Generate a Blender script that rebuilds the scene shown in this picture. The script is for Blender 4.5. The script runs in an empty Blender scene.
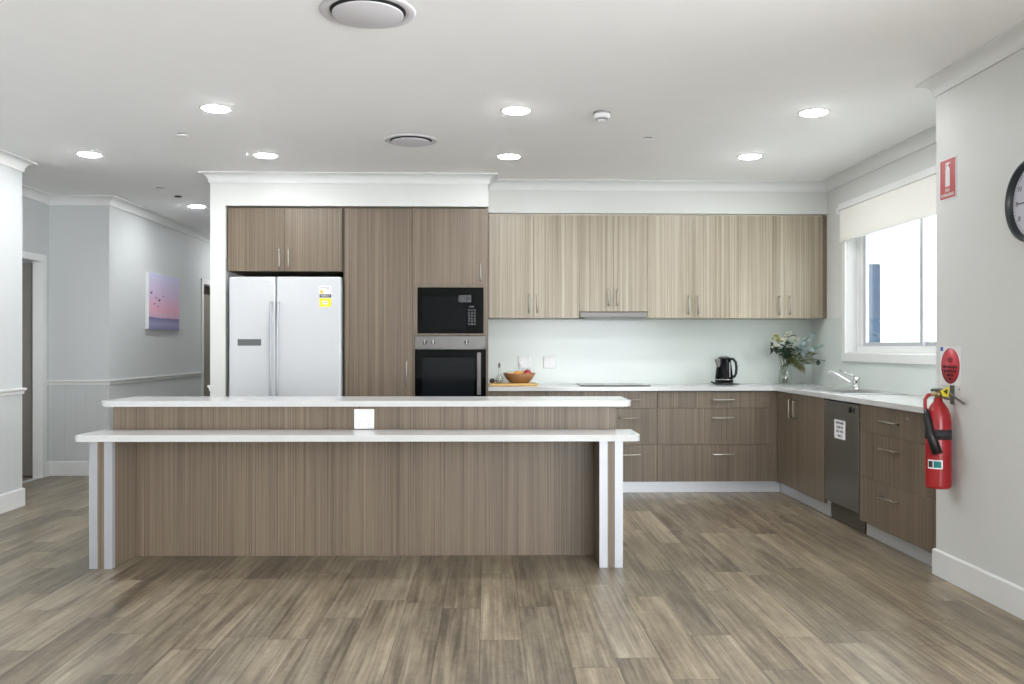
import bpy, bmesh, math, random
from mathutils import Matrix, Vector
PI = math.pi
scene = bpy.context.scene
COL = scene.collection
random.seed(7)

# ------------------------------------------------------------------ camera
cam_data = bpy.data.cameras.new('camera')
cam_data.sensor_width = 36.0
cam_data.lens = 890.0 / 1024.0 * 36.0
cam_data.clip_start = 0.05
cam_data.clip_end = 200
camera = bpy.data.objects.new('camera', cam_data)
COL.objects.link(camera)
camera.location = (0, 0, 1.24)
cam_data.shift_y = 4.5 / 1024.0
camera.rotation_euler = (PI / 2, 0, -0.0281)
scene.camera = camera

# ------------------------------------------------------------------ view, sky, daylight
scene.view_settings.view_transform = 'Standard'
scene.view_settings.look = 'None'
scene.view_settings.gamma = 1.0
scene.view_settings.use_curve_mapping = False
scene.view_settings.exposure = 1.02
scene.cycles.max_bounces = 10
scene.cycles.diffuse_bounces = 6
scene.cycles.glossy_bounces = 4
scene.cycles.transparent_max_bounces = 12
scene.cycles.sample_clamp_indirect = 6

world = bpy.data.worlds.new('sky')
scene.world = world
world.use_nodes = True
bg = world.node_tree.nodes['Background']
bg.inputs['Color'].default_value = (0.90, 0.95, 1.0, 1)
bg.inputs['Strength'].default_value = 4.6


def area(name, loc, rot, sx, sy, power, col=(1, 1, 1), portal=False):
    d = bpy.data.lights.new(name, 'AREA')
    d.shape = 'RECTANGLE'
    d.size = sx
    d.size_y = sy
    d.energy = power
    d.color = col
    if portal:
        d.cycles.is_portal = True
    o = bpy.data.objects.new(name, d)
    COL.objects.link(o)
    o.location = loc
    o.rotation_euler = rot
    return o


# daylight through the big glazed openings of the dining end (right side and behind)
area('daylight_side', (4.98, -0.15, 1.25), (0, PI / 2, 0), 2.2, 5.2, 205, (0.955, 0.978, 1.0))
area('daylight_rear', (2.65, -3.98, 1.25), (PI / 2, 0, 0), 4.2, 2.2, 62, (0.955, 0.978, 1.0))
area('side_room_fill', (-6.0, 7.4, 1.5), (0, -PI / 2, 0), 1.0, 1.2, 4, (0.97, 0.98, 1.0))  # added fill lamp to brighten the doorway; no window in this wall
area('window_portal', (3.25, 6.25, 1.65), (0, PI / 2, 0), 1.2, 2.1, 1, portal=True)
DOWNLIGHT = 105.0

# ------------------------------------------------------------------ material helpers
def srgb(r, g, b):
    def f(c):
        c /= 255.0
        return c / 12.92 if c <= 0.04045 else ((c + 0.055) / 1.055) ** 2.4
    return (f(r), f(g), f(b), 1)


def new_mat(name):
    m = bpy.data.materials.new(name)
    m.use_nodes = True
    nt = m.node_tree
    b = nt.nodes['Principled BSDF']
    return m, nt, b


def N(nt, typ, **kw):
    n = nt.nodes.new(typ)
    for k, v in kw.items():
        setattr(n, k, v)
    return n


def L(nt, a, b):
    nt.links.new(a, b)


def math_n(nt, op, a, b=None, c=None):
    n = N(nt, 'ShaderNodeMath', operation=op)
    for i, v in enumerate((a, b, c)):
        if v is None:
            continue
        if isinstance(v, (int, float)):
            n.inputs[i].default_value = v
        else:
            L(nt, v, n.inputs[i])
    return n.outputs[0]


def plain(name, col, rough=0.5, metal=0.0, bump=0.0, bscale=200, var=0.0, spec=0.5, coat=0.0, emis=None, estr=0.0):
    """solid colour with a faint procedural variation / texture"""
    m, nt, b = new_mat(name)
    b.inputs['Roughness'].default_value = rough
    b.inputs['Metallic'].default_value = metal
    b.inputs['Specular IOR Level'].default_value = spec
    b.inputs['Coat Weight'].default_value = coat
    b.inputs['Coat Roughness'].default_value = 0.05
    tc = N(nt, 'ShaderNodeTexCoord')
    nz = N(nt, 'ShaderNodeTexNoise')
    nz.inputs['Scale'].default_value = 6
    nz.inputs['Detail'].default_value = 4
    L(nt, tc.outputs['Object'], nz.inputs['Vector'])
    mx = N(nt, 'ShaderNodeMix', data_type='RGBA')
    v = var if var else 0.02
    mx.inputs[6].default_value = tuple(c * (1 - v) for c in col[:3]) + (1,)
    mx.inputs[7].default_value = tuple(min(1, c * (1 + v)) for c in col[:3]) + (1,)
    L(nt, nz.outputs['Fac'], mx.inputs[0])
    L(nt, mx.outputs[2], b.inputs['Base Color'])
    if bump:
        n2 = N(nt, 'ShaderNodeTexNoise')
        n2.inputs['Scale'].default_value = bscale
        L(nt, tc.outputs['Object'], n2.inputs['Vector'])
        bp = N(nt, 'ShaderNodeBump')
        bp.inputs['Strength'].default_value = bump
        bp.inputs['Distance'].default_value = 0.002
        L(nt, n2.outputs['Fac'], bp.inputs['Height'])
        L(nt, bp.outputs[0], b.inputs['Normal'])
    if emis:
        b.inputs['Emission Color'].default_value = emis
        b.inputs['Emission Strength'].default_value = estr
    return m


def laminate(name, stops, coarse=9.0, fine=70.0, rough=0.42, mixf=0.55, zs=0.6):
    """vertical grain timber laminate, grain runs along Z"""
    m, nt, b = new_mat(name)
    tc = N(nt, 'ShaderNodeTexCoord')
    oi = N(nt, 'ShaderNodeObjectInfo')
    w = math_n(nt, 'MULTIPLY', oi.outputs['Random'], 40.0)

    def grain(sc, z, det):
        mp = N(nt, 'ShaderNodeMapping')
        mp.inputs['Scale'].default_value = (sc, sc, z)
        L(nt, tc.outputs['Object'], mp.inputs['Vector'])
        nz = N(nt, 'ShaderNodeTexNoise', noise_dimensions='4D')
        nz.inputs['Scale'].default_value = 1.0
        nz.inputs['Detail'].default_value = det
        nz.inputs['Roughness'].default_value = 0.6
        L(nt, mp.outputs[0], nz.inputs['Vector'])
        L(nt, w, nz.inputs['W'])
        return nz.outputs['Fac']
    g1 = grain(coarse, zs * 0.25, 2)
    g2 = grain(fine, zs, 3)
    g3 = grain(fine * 3, zs * 12, 2)
    s = math_n(nt, 'MULTIPLY_ADD', g2, mixf, math_n(nt, 'MULTIPLY', g1, 1 - mixf))
    s = math_n(nt, 'ADD', s, math_n(nt, 'MULTIPLY_ADD', g3, 0.16, -0.08))
    cr = N(nt, 'ShaderNodeValToRGB')
    els = cr.color_ramp.elements
    els[0].position = stops[0][0]; els[0].color = stops[0][1]
    els[1].position = stops[-1][0]; els[1].color = stops[-1][1]
    for p, c in stops[1:-1]:
        e = els.new(p)
        e.color = c
    L(nt, s, cr.inputs[0])
    L(nt, cr.outputs[0], b.inputs['Base Color'])
    b.inputs['Roughness'].default_value = rough
    bp = N(nt, 'ShaderNodeBump')
    bp.inputs['Strength'].default_value = 0.12
    bp.inputs['Distance'].default_value = 0.001
    L(nt, g2, bp.inputs['Height'])
    L(nt, bp.outputs[0], b.inputs['Normal'])
    return m


def make_floor_mat():
    m, nt, b = new_mat('vinyl_planks')
    W, LEN = 0.18, 1.1
    geo = N(nt, 'ShaderNodeNewGeometry')
    sx = N(nt, 'ShaderNodeSeparateXYZ')
    L(nt, geo.outputs['Position'], sx.inputs[0])
    X, Y = sx.outputs[0], sx.outputs[1]
    xs = math_n(nt, 'DIVIDE', math_n(nt, 'ADD', X, 0.03), W)
    row = math_n(nt, 'FLOOR', xs)
    fx = math_n(nt, 'FRACT', xs)
    wn = N(nt, 'ShaderNodeTexWhiteNoise', noise_dimensions='1D')
    L(nt, row, wn.inputs['W'])
    ys = math_n(nt, 'ADD', math_n(nt, 'DIVIDE', Y, LEN), wn.outputs['Value'])
    cell = math_n(nt, 'FLOOR', ys)
    fy = math_n(nt, 'FRACT', ys)
    cid = N(nt, 'ShaderNodeCombineXYZ')
    L(nt, row, cid.inputs[0]); L(nt, cell, cid.inputs[1])
    wn2 = N(nt, 'ShaderNodeTexWhiteNoise', noise_dimensions='3D')
    L(nt, cid.outputs[0], wn2.inputs['Vector'])
    rnd = wn2.outputs['Value']
    # grain coordinates shifted per plank
    cv = N(nt, 'ShaderNodeCombineXYZ')
    L(nt, X, cv.inputs[0]); L(nt, Y, cv.inputs[1]); L(nt, math_n(nt, 'MULTIPLY', rnd, 50), cv.inputs[2])

    def nz(sx_, sy_, det, rough=0.6):
        mp = N(nt, 'ShaderNodeMapping')
        mp.inputs['Scale'].default_value = (sx_, sy_, 1)
        L(nt, cv.outputs[0], mp.inputs['Vector'])
        n = N(nt, 'ShaderNodeTexNoise')
        n.inputs['Scale'].default_value = 1
        n.inputs['Detail'].default_value = det
        n.inputs['Roughness'].default_value = rough
        L(nt, mp.outputs[0], n.inputs['Vector'])
        return n.outputs['Fac']
    streak = nz(75, 1.3, 4)
    blotch = nz(11, 1.3, 4, 0.65)
    cross = nz(26, 26, 3)
    s = math_n(nt, 'MULTIPLY', streak, 0.42)
    s = math_n(nt, 'MULTIPLY_ADD', blotch, 0.50, s)
    s = math_n(nt, 'MULTIPLY_ADD', cross, 0.10, s)
    s = math_n(nt, 'ADD', s, math_n(nt, 'MULTIPLY_ADD', rnd, 0.11, -0.075))
    cr = N(nt, 'ShaderNodeValToRGB')
    els = cr.color_ramp.elements
    els[0].position = 0.34; els[0].color = srgb(76, 68, 57)
    els[1].position = 0.68; els[1].color = srgb(166, 155, 137)
    for p, c in ((0.43, srgb(103, 93, 79)), (0.51, srgb(125, 114, 97)), (0.59, srgb(145, 134, 116))):
        els.new(p).color = c
    L(nt, s, cr.inputs[0])
    # warm / cool shift between boards
    hs = N(nt, 'ShaderNodeMix', data_type='RGBA', blend_type='MULTIPLY')
    tint = N(nt, 'ShaderNodeMix', data_type='RGBA')
    wn3 = N(nt, 'ShaderNodeTexWhiteNoise', noise_dimensions='3D')
    ad = N(nt, 'ShaderNodeVectorMath', operation='ADD')
    L(nt, cid.outputs[0], ad.inputs[0]); ad.inputs[1].default_value = (3.3, 7.7, 1.1)
    L(nt, ad.outputs[0], wn3.inputs['Vector'])
    tint.inputs[6].default_value = (1.0, 0.975, 0.92, 1)
    tint.inputs[7].default_value = (0.96, 0.97, 0.98, 1)
    L(nt, wn3.outputs['Value'], tint.inputs[0])
    hs.inputs[0].default_value = 1.0
    L(nt, cr.outputs[0], hs.inputs[6]); L(nt, tint.outputs[2], hs.inputs[7])
    # seams
    ex = math_n(nt, 'MULTIPLY', math_n(nt, 'MINIMUM', fx, math_n(nt, 'SUBTRACT', 1.0, fx)), W)
    ey = math_n(nt, 'MULTIPLY', math_n(nt, 'MINIMUM', fy, math_n(nt, 'SUBTRACT', 1.0, fy)), LEN)
    e = math_n(nt, 'MINIMUM', ex, ey)
    mr = N(nt, 'ShaderNodeMapRange')
    mr.inputs['From Min'].default_value = 0.0008
    mr.inputs['From Max'].default_value = 0.0032
    mr.inputs['To Min'].default_value = 0.5
    mr.inputs['To Max'].default_value = 1.0
    L(nt, e, mr.inputs['Value'])
    vm = N(nt, 'ShaderNodeVectorMath', operation='SCALE')
    L(nt, hs.outputs[2], vm.inputs[0]); L(nt, mr.outputs[0], vm.inputs['Scale'])
    L(nt, vm.outputs[0], b.inputs['Base Color'])
    b.inputs['Roughness'].default_value = 0.36
    b.inputs['Specular IOR Level'].default_value = 0.45
    bp = N(nt, 'ShaderNodeBump')
    bp.inputs['Strength'].default_value = 0.15
    bp.inputs['Distance'].default_value = 0.001
    hh = math_n(nt, 'ADD', streak, mr.outputs[0])
    L(nt, hh, bp.inputs['Height'])
    L(nt, bp.outputs[0], b.inputs['Normal'])
    return m


def make_beadboard():
    """painted wall, vee-jointed panelling below the chair rail"""
    m, nt, b = new_mat('painted_wall_with_panelling')
    b.inputs['Base Color'].default_value = srgb(196, 199, 199)
    b.inputs['Roughness'].default_value = 0.55
    geo = N(nt, 'ShaderNodeNewGeometry')
    s = N(nt, 'ShaderNodeSeparateXYZ')
    L(nt, geo.outputs['Position'], s.inputs[0])
    t = math_n(nt, 'FRACT', math_n(nt, 'DIVIDE', math_n(nt, 'ADD', s.outputs[0], s.outputs[1]), 0.1))
    d = math_n(nt, 'MINIMUM', t, math_n(nt, 'SUBTRACT', 1.0, t))
    g = math_n(nt, 'MINIMUM', math_n(nt, 'MULTIPLY', d, 18.0), 1.0)
    mask = math_n(nt, 'LESS_THAN', s.outputs[2], 0.88)
    h = math_n(nt, 'MULTIPLY', math_n(nt, 'SUBTRACT', g, 1.0), mask)
    bp = N(nt, 'ShaderNodeBump')
    bp.inputs['Strength'].default_value = 0.35
    bp.inputs['Distance'].default_value = 0.004
    L(nt, h, bp.inputs['Height'])
    L(nt, bp.outputs[0], b.inputs['Normal'])
    return m


def thin_glass(name, tint=(0.97, 0.99, 0.98, 1), gloss=0.08):
    m = bpy.data.materials.new(name)
    m.use_nodes = True
    nt = m.node_tree
    nt.nodes.clear()
    out = N(nt, 'ShaderNodeOutputMaterial')
    tr = N(nt, 'ShaderNodeBsdfTransparent')
    tr.inputs[0].default_value = tint
    gl = N(nt, 'ShaderNodeBsdfGlossy')
    gl.inputs['Roughness'].default_value = 0.02
    lw = N(nt, 'ShaderNodeLayerWeight')
    lw.inputs[0].default_value = 0.25
    f = math_n(nt, 'MULTIPLY_ADD', lw.outputs['Facing'], 0.35, gloss)
    mx = N(nt, 'ShaderNodeMixShader')
    L(nt, f, mx.inputs[0]); L(nt, tr.outputs[0], mx.inputs[1]); L(nt, gl.outputs[0], mx.inputs[2])
    L(nt, mx.outputs[0], out.inputs[0])
    return m


def emitter(name, col, st):
    m = bpy.data.materials.new(name)
    m.use_nodes = True
    nt = m.node_tree
    nt.nodes.clear()
    out = N(nt, 'ShaderNodeOutputMaterial')
    e = N(nt, 'ShaderNodeEmission')
    e.inputs[0].default_value = col
    e.inputs[1].default_value = st
    L(nt, e.outputs[0], out.inputs[0])
    return m


M = {}
M['wall'] = plain('warm_white_wall_paint', srgb(206, 207, 204), 0.6, bump=0.05, bscale=250)
M['bead'] = make_beadboard()
M['ceiling'] = plain('flat_ceiling_paint', srgb(246, 246, 247), 0.8)
M['cornice'] = plain('cornice_paint', srgb(220, 221, 220), 0.6)
M['trim'] = plain('gloss_white_trim_paint', srgb(220, 221, 220), 0.3)
M['floor'] = make_floor_mat()
M['lam'] = laminate('taupe_grain_laminate', [(0.28, srgb(72, 61, 49)), (0.42, srgb(95, 83, 69)), (0.51, srgb(108, 95, 80)), (0.60, srgb(120, 106, 90)), (0.74, srgb(143, 128, 110))], coarse=6, fine=150, mixf=0.76)
M['lam_light'] = laminate('pale_streaked_laminate', [(0.28, srgb(112, 101, 84)), (0.42, srgb(140, 129, 110)), (0.51, srgb(158, 147, 128)), (0.60, srgb(172, 162, 143)), (0.74, srgb(194, 185, 168))], coarse=10, fine=70, mixf=0.76, zs=0.4, rough=0.36)
M['carcass'] = plain('recess_shade_brown', srgb(84, 77, 64), 0.6)  # laminate darkened: the shade of the door gaps is in its colour
M['melamine'] = plain('pale_melamine', srgb(206, 200, 184), 0.5)
M['sinksteel'] = plain('bright_sink_steel', srgb(206, 207, 208), 0.3, metal=0.85)
M['dwkick'] = plain('brown_grey_kick', srgb(70, 65, 58), 0.5)
M['sash'] = plain('backlit_grey_sash', srgb(176, 178, 182), 0.4)  # backlit shade put into the sash colour; the outer frame stays white
M['dimprint'] = plain('dim_grey_print', srgb(52, 54, 56), 0.4)
M['mwglass'] = plain('microwave_window', srgb(12, 14, 17), 0.08, spec=0.15)
M['stone'] = plain('polished_white_stone', srgb(194, 194, 194), 0.16, var=0.015, spec=0.5)
M['splash'] = plain('back_painted_pale_glass', srgb(205, 212, 208), 0.19, spec=0.36, var=0.005)
M['alu'] = plain('brushed_aluminium', srgb(174, 176, 181), 0.45, metal=0.55, bump=0.1, bscale=120, var=0.06)
M['kick'] = plain('satin_aluminium_kickboard', srgb(198, 200, 204), 0.38, metal=0.5)
M['steel'] = plain('brushed_stainless_steel', srgb(112, 110, 108), 0.42, metal=0.8, bump=0.04, bscale=300)
M['darksteel'] = plain('grey_stainless_front', srgb(128, 126, 122), 0.34, metal=0.85)
M['chrome'] = plain('chrome', srgb(225, 226, 228), 0.12, metal=1.0)
M['nickel'] = plain('satin_nickel', srgb(168, 163, 155), 0.33, metal=0.95)
M['fridge'] = plain('white_enamel', srgb(193, 195, 198), 0.28)
M['white'] = plain('white_plastic', srgb(222, 222, 224), 0.3)
M['grey_plastic'] = plain('grey_plastic', srgb(150, 150, 150), 0.4)
M['vent'] = plain('pale_lilac_grey_plastic', srgb(214, 212, 218), 0.5)
M['blackglass'] = plain('black_glass', srgb(7, 8, 10), 0.07, spec=0.14)
M['glassinner'] = plain('smoked_oven_window', srgb(20, 23, 26), 0.08, spec=0.2)
M['black'] = plain('black_plastic', srgb(22, 22, 24), 0.35)
M['dark'] = plain('black_parts_and_shade', srgb(38, 42, 42), 0.8)  # black dishwasher body and hangers, also painted shade in vents and sprinklers
M['greyplate'] = plain('dark_grey_panel', srgb(92, 94, 94), 0.3)
M['glass'] = thin_glass('window_glass')
M['vase'] = thin_glass('clear_vase_glass', (0.93, 0.96, 0.93, 1), 0.12)
M['lamp'] = emitter('downlight_diffuser', (0.97, 0.985, 1.0, 1), DOWNLIGHT)
M['red'] = plain('extinguisher_red', srgb(160, 26, 33), 0.3, coat=0.2)
M['signred'] = plain('sign_red', srgb(168, 38, 36), 0.4)
M['discred'] = plain('sticker_red', srgb(188, 48, 60), 0.4)
M['ink'] = plain('dark_ink', srgb(40, 38, 44), 0.6)
M['paper'] = plain('paper', srgb(236, 236, 240), 0.6)
M['yellow'] = plain('yellow_print', srgb(240, 222, 40), 0.5)
M['amber'] = plain('amber_print', srgb(226, 176, 60), 0.5)
M['blue'] = plain('blue_print', srgb(58, 98, 170), 0.5)
M['teal'] = plain('teal_print', srgb(20, 130, 128), 0.5)
M['brass'] = plain('brass', srgb(170, 150, 110), 0.35, metal=0.8)
M['blind'] = plain('ivory_blind_fabric', srgb(228, 227, 220), 0.8, bump=0.1, bscale=500)
M['clockface'] = plain('clock_face', srgb(206, 205, 218), 0.5)
M['clockrim'] = plain('charcoal_rim', srgb(42, 46, 50), 0.35)
M['wood_bowl'] = plain('turned_brown_wood', srgb(148, 104, 66), 0.45, var=0.25)
M['board'] = plain('honey_wood', srgb(214, 176, 112), 0.5, var=0.15)
M['apple'] = plain('apple_skin', srgb(178, 46, 52), 0.3, var=0.3)
M['orange'] = plain('orange_peel', srgb(240, 170, 60), 0.45, bump=0.3, bscale=300)
M['peach'] = plain('pale_peach_skin', srgb(238, 205, 180), 0.5, var=0.08)
M['avocado'] = plain('dark_avocado_skin', srgb(58, 46, 40), 0.5, bump=0.4, bscale=120)
M['leaf'] = plain('deep_green_leaf', srgb(62, 84, 62), 0.5, var=0.3)
M['leaf_olive'] = plain('olive_leaf', srgb(104, 106, 52), 0.5, var=0.3)
M['leaf_blue'] = plain('blue_green_leaf', srgb(204, 222, 222), 0.5, var=0.18)
M['leaf_teal'] = plain('dark_blue_green_leaf', srgb(66, 92, 90), 0.5, var=0.2)
M['petal'] = plain('white_petal', srgb(240, 240, 224), 0.6)
M['petal_y'] = plain('yellow_petal', srgb(196, 192, 56), 0.6, var=0.15)
M['stem'] = plain('green_stem', srgb(74, 88, 58), 0.5)
M['door_grey'] = plain('grey_door_paint', srgb(128, 123, 115), 0.5)
M['siding'] = plain('white_weatherboard', srgb(240, 241, 240), 0.6)
M['outglass'] = plain('dark_reflective_window', srgb(40, 56, 76), 0.5, spec=0.1)
M['bounce_ground'] = plain('pale_bounce_ground', srgb(196, 194, 188), 0.9, var=0.05)  # unseen ground, made pale to bounce sky light up to the ceiling
M['fence'] = plain('grey_fence', srgb(140, 146, 152), 0.7)

# ------------------------------------------------------------------ geometry helpers
XF = Matrix.Identity(4)


class MB:
    """collects shapes (in the current frame XF) and links them as one mesh object"""
    def __init__(self):
        self.bm = bmesh.new()

    def _xf(self, verts, M_=None):
        m = XF @ M_ if M_ is not None else XF
        for v in verts:
            v.co = m @ v.co

    def box(self, x0, x1, y0, y1, z0, z1, bevel=0.0, seg=2, rot=None):
        b2 = bmesh.new()
        bmesh.ops.create_cube(b2, size=1.0)
        for v in b2.verts:
            v.co = Vector(((x0 + x1) / 2 + v.co.x * (x1 - x0), (y0 + y1) / 2 + v.co.y * (y1 - y0), (z0 + z1) / 2 + v.co.z * (z1 - z0)))
        if bevel:
            bmesh.ops.bevel(b2, geom=b2.edges[:], offset=bevel, segments=seg, affect='EDGES', profile=0.5)
        self._merge(b2, rot)
        return self

    def _merge(self, b2, rot=None):
        self._xf(b2.verts, rot)
        bmesh.ops.recalc_face_normals(b2, faces=b2.faces[:])
        me = bpy.data.meshes.new('tmp')
        b2.to_mesh(me)
        b2.free()
        self.bm.from_mesh(me)
        bpy.data.meshes.remove(me)

    def lathe(self, prof, c=(0, 0, 0), seg=32, axis='Z', smooth=True, rot=None):
        """prof: list of (r, h) turned round axis through c"""
        b2 = bmesh.new()
        rings = []
        for r, h in prof:
            if r < 1e-6:
                rings.append([b2.verts.new((0, 0, h))])
            else:
                rings.append([b2.verts.new((r * math.cos(2 * PI * k / seg), r * math.sin(2 * PI * k / seg), h)) for k in range(seg)])
        for a, b in zip(rings[:-1], rings[1:]):
            if len(a) == 1 and len(b) == 1:
                continue
            for k in range(seg):
                k2 = (k + 1) % seg
                if len(a) == 1:
                    f = b2.faces.new((a[0], b[k], b[k2]))
                elif len(b) == 1:
                    f = b2.faces.new((a[k], a[k2], b[0]))
                else:
                    f = b2.faces.new((a[k], a[k2], b[k2], b[k]))
                f.smooth = smooth
        if axis == 'Y':      # h runs along -Y
            R = Matrix.Rotation(PI / 2, 4, 'X')
        elif axis == 'X':    # h runs along -X
            R = Matrix.Rotation(-PI / 2, 4, 'Y')
        else:
            R = Matrix.Identity(4)
        Mx = Matrix.Translation(c) @ (rot if rot is not None else Matrix.Identity(4)) @ R
        self._merge(b2, Mx)
        return self

    def cyl(self, p0, p1, r, r2=None, seg=16):
        return self.tube([p0, p1], [r, r if r2 is None else r2], seg)

    def tube(self, pts, r, seg=10, smooth=True):
        pts = [Vector(p) for p in pts]
        n = len(pts)
        rs = r if isinstance(r, (list, tuple)) else [r] * n
        b2 = bmesh.new()
        rings = []
        up = None
        for i, p in enumerate(pts):
            if i == 0:
                t = (pts[1] - pts[0])
            elif i == n - 1:
                t = (pts[-1] - pts[-2])
            else:
                t = (pts[i + 1] - pts[i]).normalized() + (pts[i] - pts[i - 1]).normalized()
            t.normalize()
            if up is None:
                up = Vector((0, 0, 1)) if abs(t.z) < 0.9 else Vector((1, 0, 0))
            a = t.cross(up).normalized()
            u2 = a.cross(t).normalized()
            up = u2
            k_ = 1.0
            if 0 < i < n - 1:
                d = (pts[i + 1] - pts[i]).normalized().dot((pts[i] - pts[i - 1]).normalized())
                k_ = 1 / max(0.5, math.sqrt(max(0.01, (1 + d) / 2)))
            ring = []
            for k in range(seg):
                an = 2 * PI * k / seg
                ring.append(b2.verts.new(p + (a * math.cos(an) + u2 * math.sin(an)) * rs[i] * (k_ if n < 8 else 1)))
            rings.append(ring)
        for A, B in zip(rings[:-1], rings[1:]):
            for k in range(seg):
                f = b2.faces.new((A[k], A[(k + 1) % seg], B[(k + 1) % seg], B[k]))
                f.smooth = smooth
        b2.faces.new(list(reversed(rings[0])))
        b2.faces.new(rings[-1])
        self._merge(b2)
        return self

    def prism(self, poly, h0, h1, holes=(), plane='XY', bevel=0.0):
        """extrude a 2D outline (with holes). plane XY: h is z; XZ: poly=(x,z), h is y; YZ: poly=(y,z), h is x"""
        def mk(p, h):
            if plane == 'XY':
                return (p[0], p[1], h)
            if plane == 'XZ':
                return (p[0], h, p[1])
            return (h, p[0], p[1])
        b2 = bmesh.new()
        loops = [poly] + list(holes)
        top, bot = [], []
        for lp in loops:
            top.append([b2.verts.new(mk(p, h1)) for p in lp])
            bot.append([b2.verts.new(mk(p, h0)) for p in lp])
        if not holes:
            b2.faces.new(top[0]); b2.faces.new(bot[0])
        else:
            for st in (top, bot):
                es = []
                for lp in st:
                    for k in range(len(lp)):
                        es.append(b2.edges.new((lp[k], lp[(k + 1) % len(lp)])))
                bmesh.ops.triangle_fill(b2, edges=es, use_beauty=True, use_dissolve=False)
        for a, b in zip(top, bot):
            for k in range(len(a)):
                k2 = (k + 1) % len(a)
                b2.faces.new((a[k], a[k2], b[k2], b[k]))
        if bevel and not holes:
            bmesh.ops.bevel(b2, geom=b2.edges[:], offset=bevel, segments=2, affect='EDGES', profile=0.5)
        self._merge(b2)
        return self

    def sweep(self, path, prof):
        """sweep a (offset, z) profile along a wall path, room on the right-hand side of travel"""
        b2 = bmesh.new()
        P = [Vector((p[0], p[1])) for p in path]
        n = len(P)
        rows = []
        for i in range(n):
            def nrm(a, b):
                d = (b - a).normalized()
                return Vector((d.y, -d.x))
            if i == 0:
                o = nrm(P[0], P[1])
            elif i == n - 1:
                o = nrm(P[-2], P[-1])
            else:
                n1, n2 = nrm(P[i - 1], P[i]), nrm(P[i], P[i + 1])
                o = (n1 + n2) / (1 + n1.dot(n2))
            rows.append([b2.verts.new((P[i].x + o.x * d, P[i].y + o.y * d, z)) for d, z in prof])
        m = len(prof)
        for a, b in zip(rows[:-1], rows[1:]):
            for k in range(m):
                b2.faces.new((a[k], a[(k + 1) % m], b[(k + 1) % m], b[k]))
        b2.faces.new(rows[0]); b2.faces.new(list(reversed(rows[-1])))
        self._merge(b2)
        return self

    def quad(self, pts, smooth=False):
        b2 = bmesh.new()
        f = b2.faces.new([b2.verts.new(p) for p in pts])
        f.smooth = smooth
        self._merge(b2)
        return self

    def build(self, name, mat, parent=None):
        bm = self.bm
        me = bpy.data.meshes.new(name)
        if parent is not None:
            base = WORLD[parent.name]
        else:
            xs = [v.co.x for v in bm.verts]; ys = [v.co.y for v in bm.verts]; zs = [v.co.z for v in bm.verts]
            base = Vector(((min(xs) + max(xs)) / 2, (min(ys) + max(ys)) / 2, min(zs)))
        for v in bm.verts:
            v.co -= base
        bm.to_mesh(me)
        bm.free()
        me.materials.append(mat)
        o = bpy.data.objects.new(name, me)
        COL.objects.link(o)
        if parent is not None:
            o.parent = parent
        else:
            o.location = base
        WORLD[o.name] = base
        return o


WORLD = {}


def thing(name, label, cat, loc, group=None):
    o = bpy.data.objects.new(name, None)
    o.empty_display_size = 0.1
    COL.objects.link(o)
    p = XF @ Vector(loc)
    o.location = p
    WORLD[o.name] = p.copy()
    o['label'] = label
    o['category'] = cat
    if group:
        o['group'] = group
    return o


def tag(o, label, cat, group=None):
    o['label'] = label
    o['category'] = cat
    if group:
        o['group'] = group
    return o


def struct(o):
    o['kind'] = 'structure'
    return o


def copy_thing(root, loc, label=None, rz=None):
    r = root.copy()
    COL.objects.link(r)
    r.location = loc
    if rz is not None:
        r.rotation_euler = (0, 0, rz)
    if label:
        r['label'] = label
    for ch in list(root.children):
        c = ch.copy(); COL.objects.link(c); c.parent = r
        for g in ch.children:
            d = g.copy(); COL.objects.link(d); d.parent = c
    return r


def text_mesh(name, body, size, mat, parent, mtx, depth=0.0006, bold=False, align='CENTER', sx=1.0):
    """lettering as a thin mesh. mtx maps text plane (x right, y up, z out) to the world"""
    cu = bpy.data.curves.new(name, 'FONT')
    cu.body = body
    cu.size = size
    cu.align_x = align
    cu.align_y = 'CENTER'
    cu.extrude = depth
    cu.offset = 0.012 * size if bold else 0
    cu.resolution_u = 2
    tmp = bpy.data.objects.new('tmp_text', cu)
    COL.objects.link(tmp)
    dg = bpy.context.evaluated_depsgraph_get()
    me = bpy.data.meshes.new_from_object(tmp.evaluated_get(dg))
    bpy.data.objects.remove(tmp)
    base = WORLD[parent.name]
    for v in me.vertices:
        v.co = (XF @ mtx @ Vector((v.co.x * sx, v.co.y, v.co.z))) - base
    me.materials.clear()
    me.materials.append(mat)
    o = bpy.data.objects.new(name, me)
    COL.objects.link(o)
    o.parent = parent
    WORLD[o.name] = base
    return o


# faces -X (left): text right = -Y, up = Z, out = -X
def facing_left(x, y, z):
    return Matrix(((0, 0, -1, x), (-1, 0, 0, y), (0, 1, 0, z), (0, 0, 0, 1)))


# faces -Y (towards camera): right = +X, up = Z, out = -Y
def facing_front(x, y, z):
    return Matrix(((1, 0, 0, x), (0, 0, -1, y), (0, 1, 0, z), (0, 0, 0, 1)))


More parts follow.
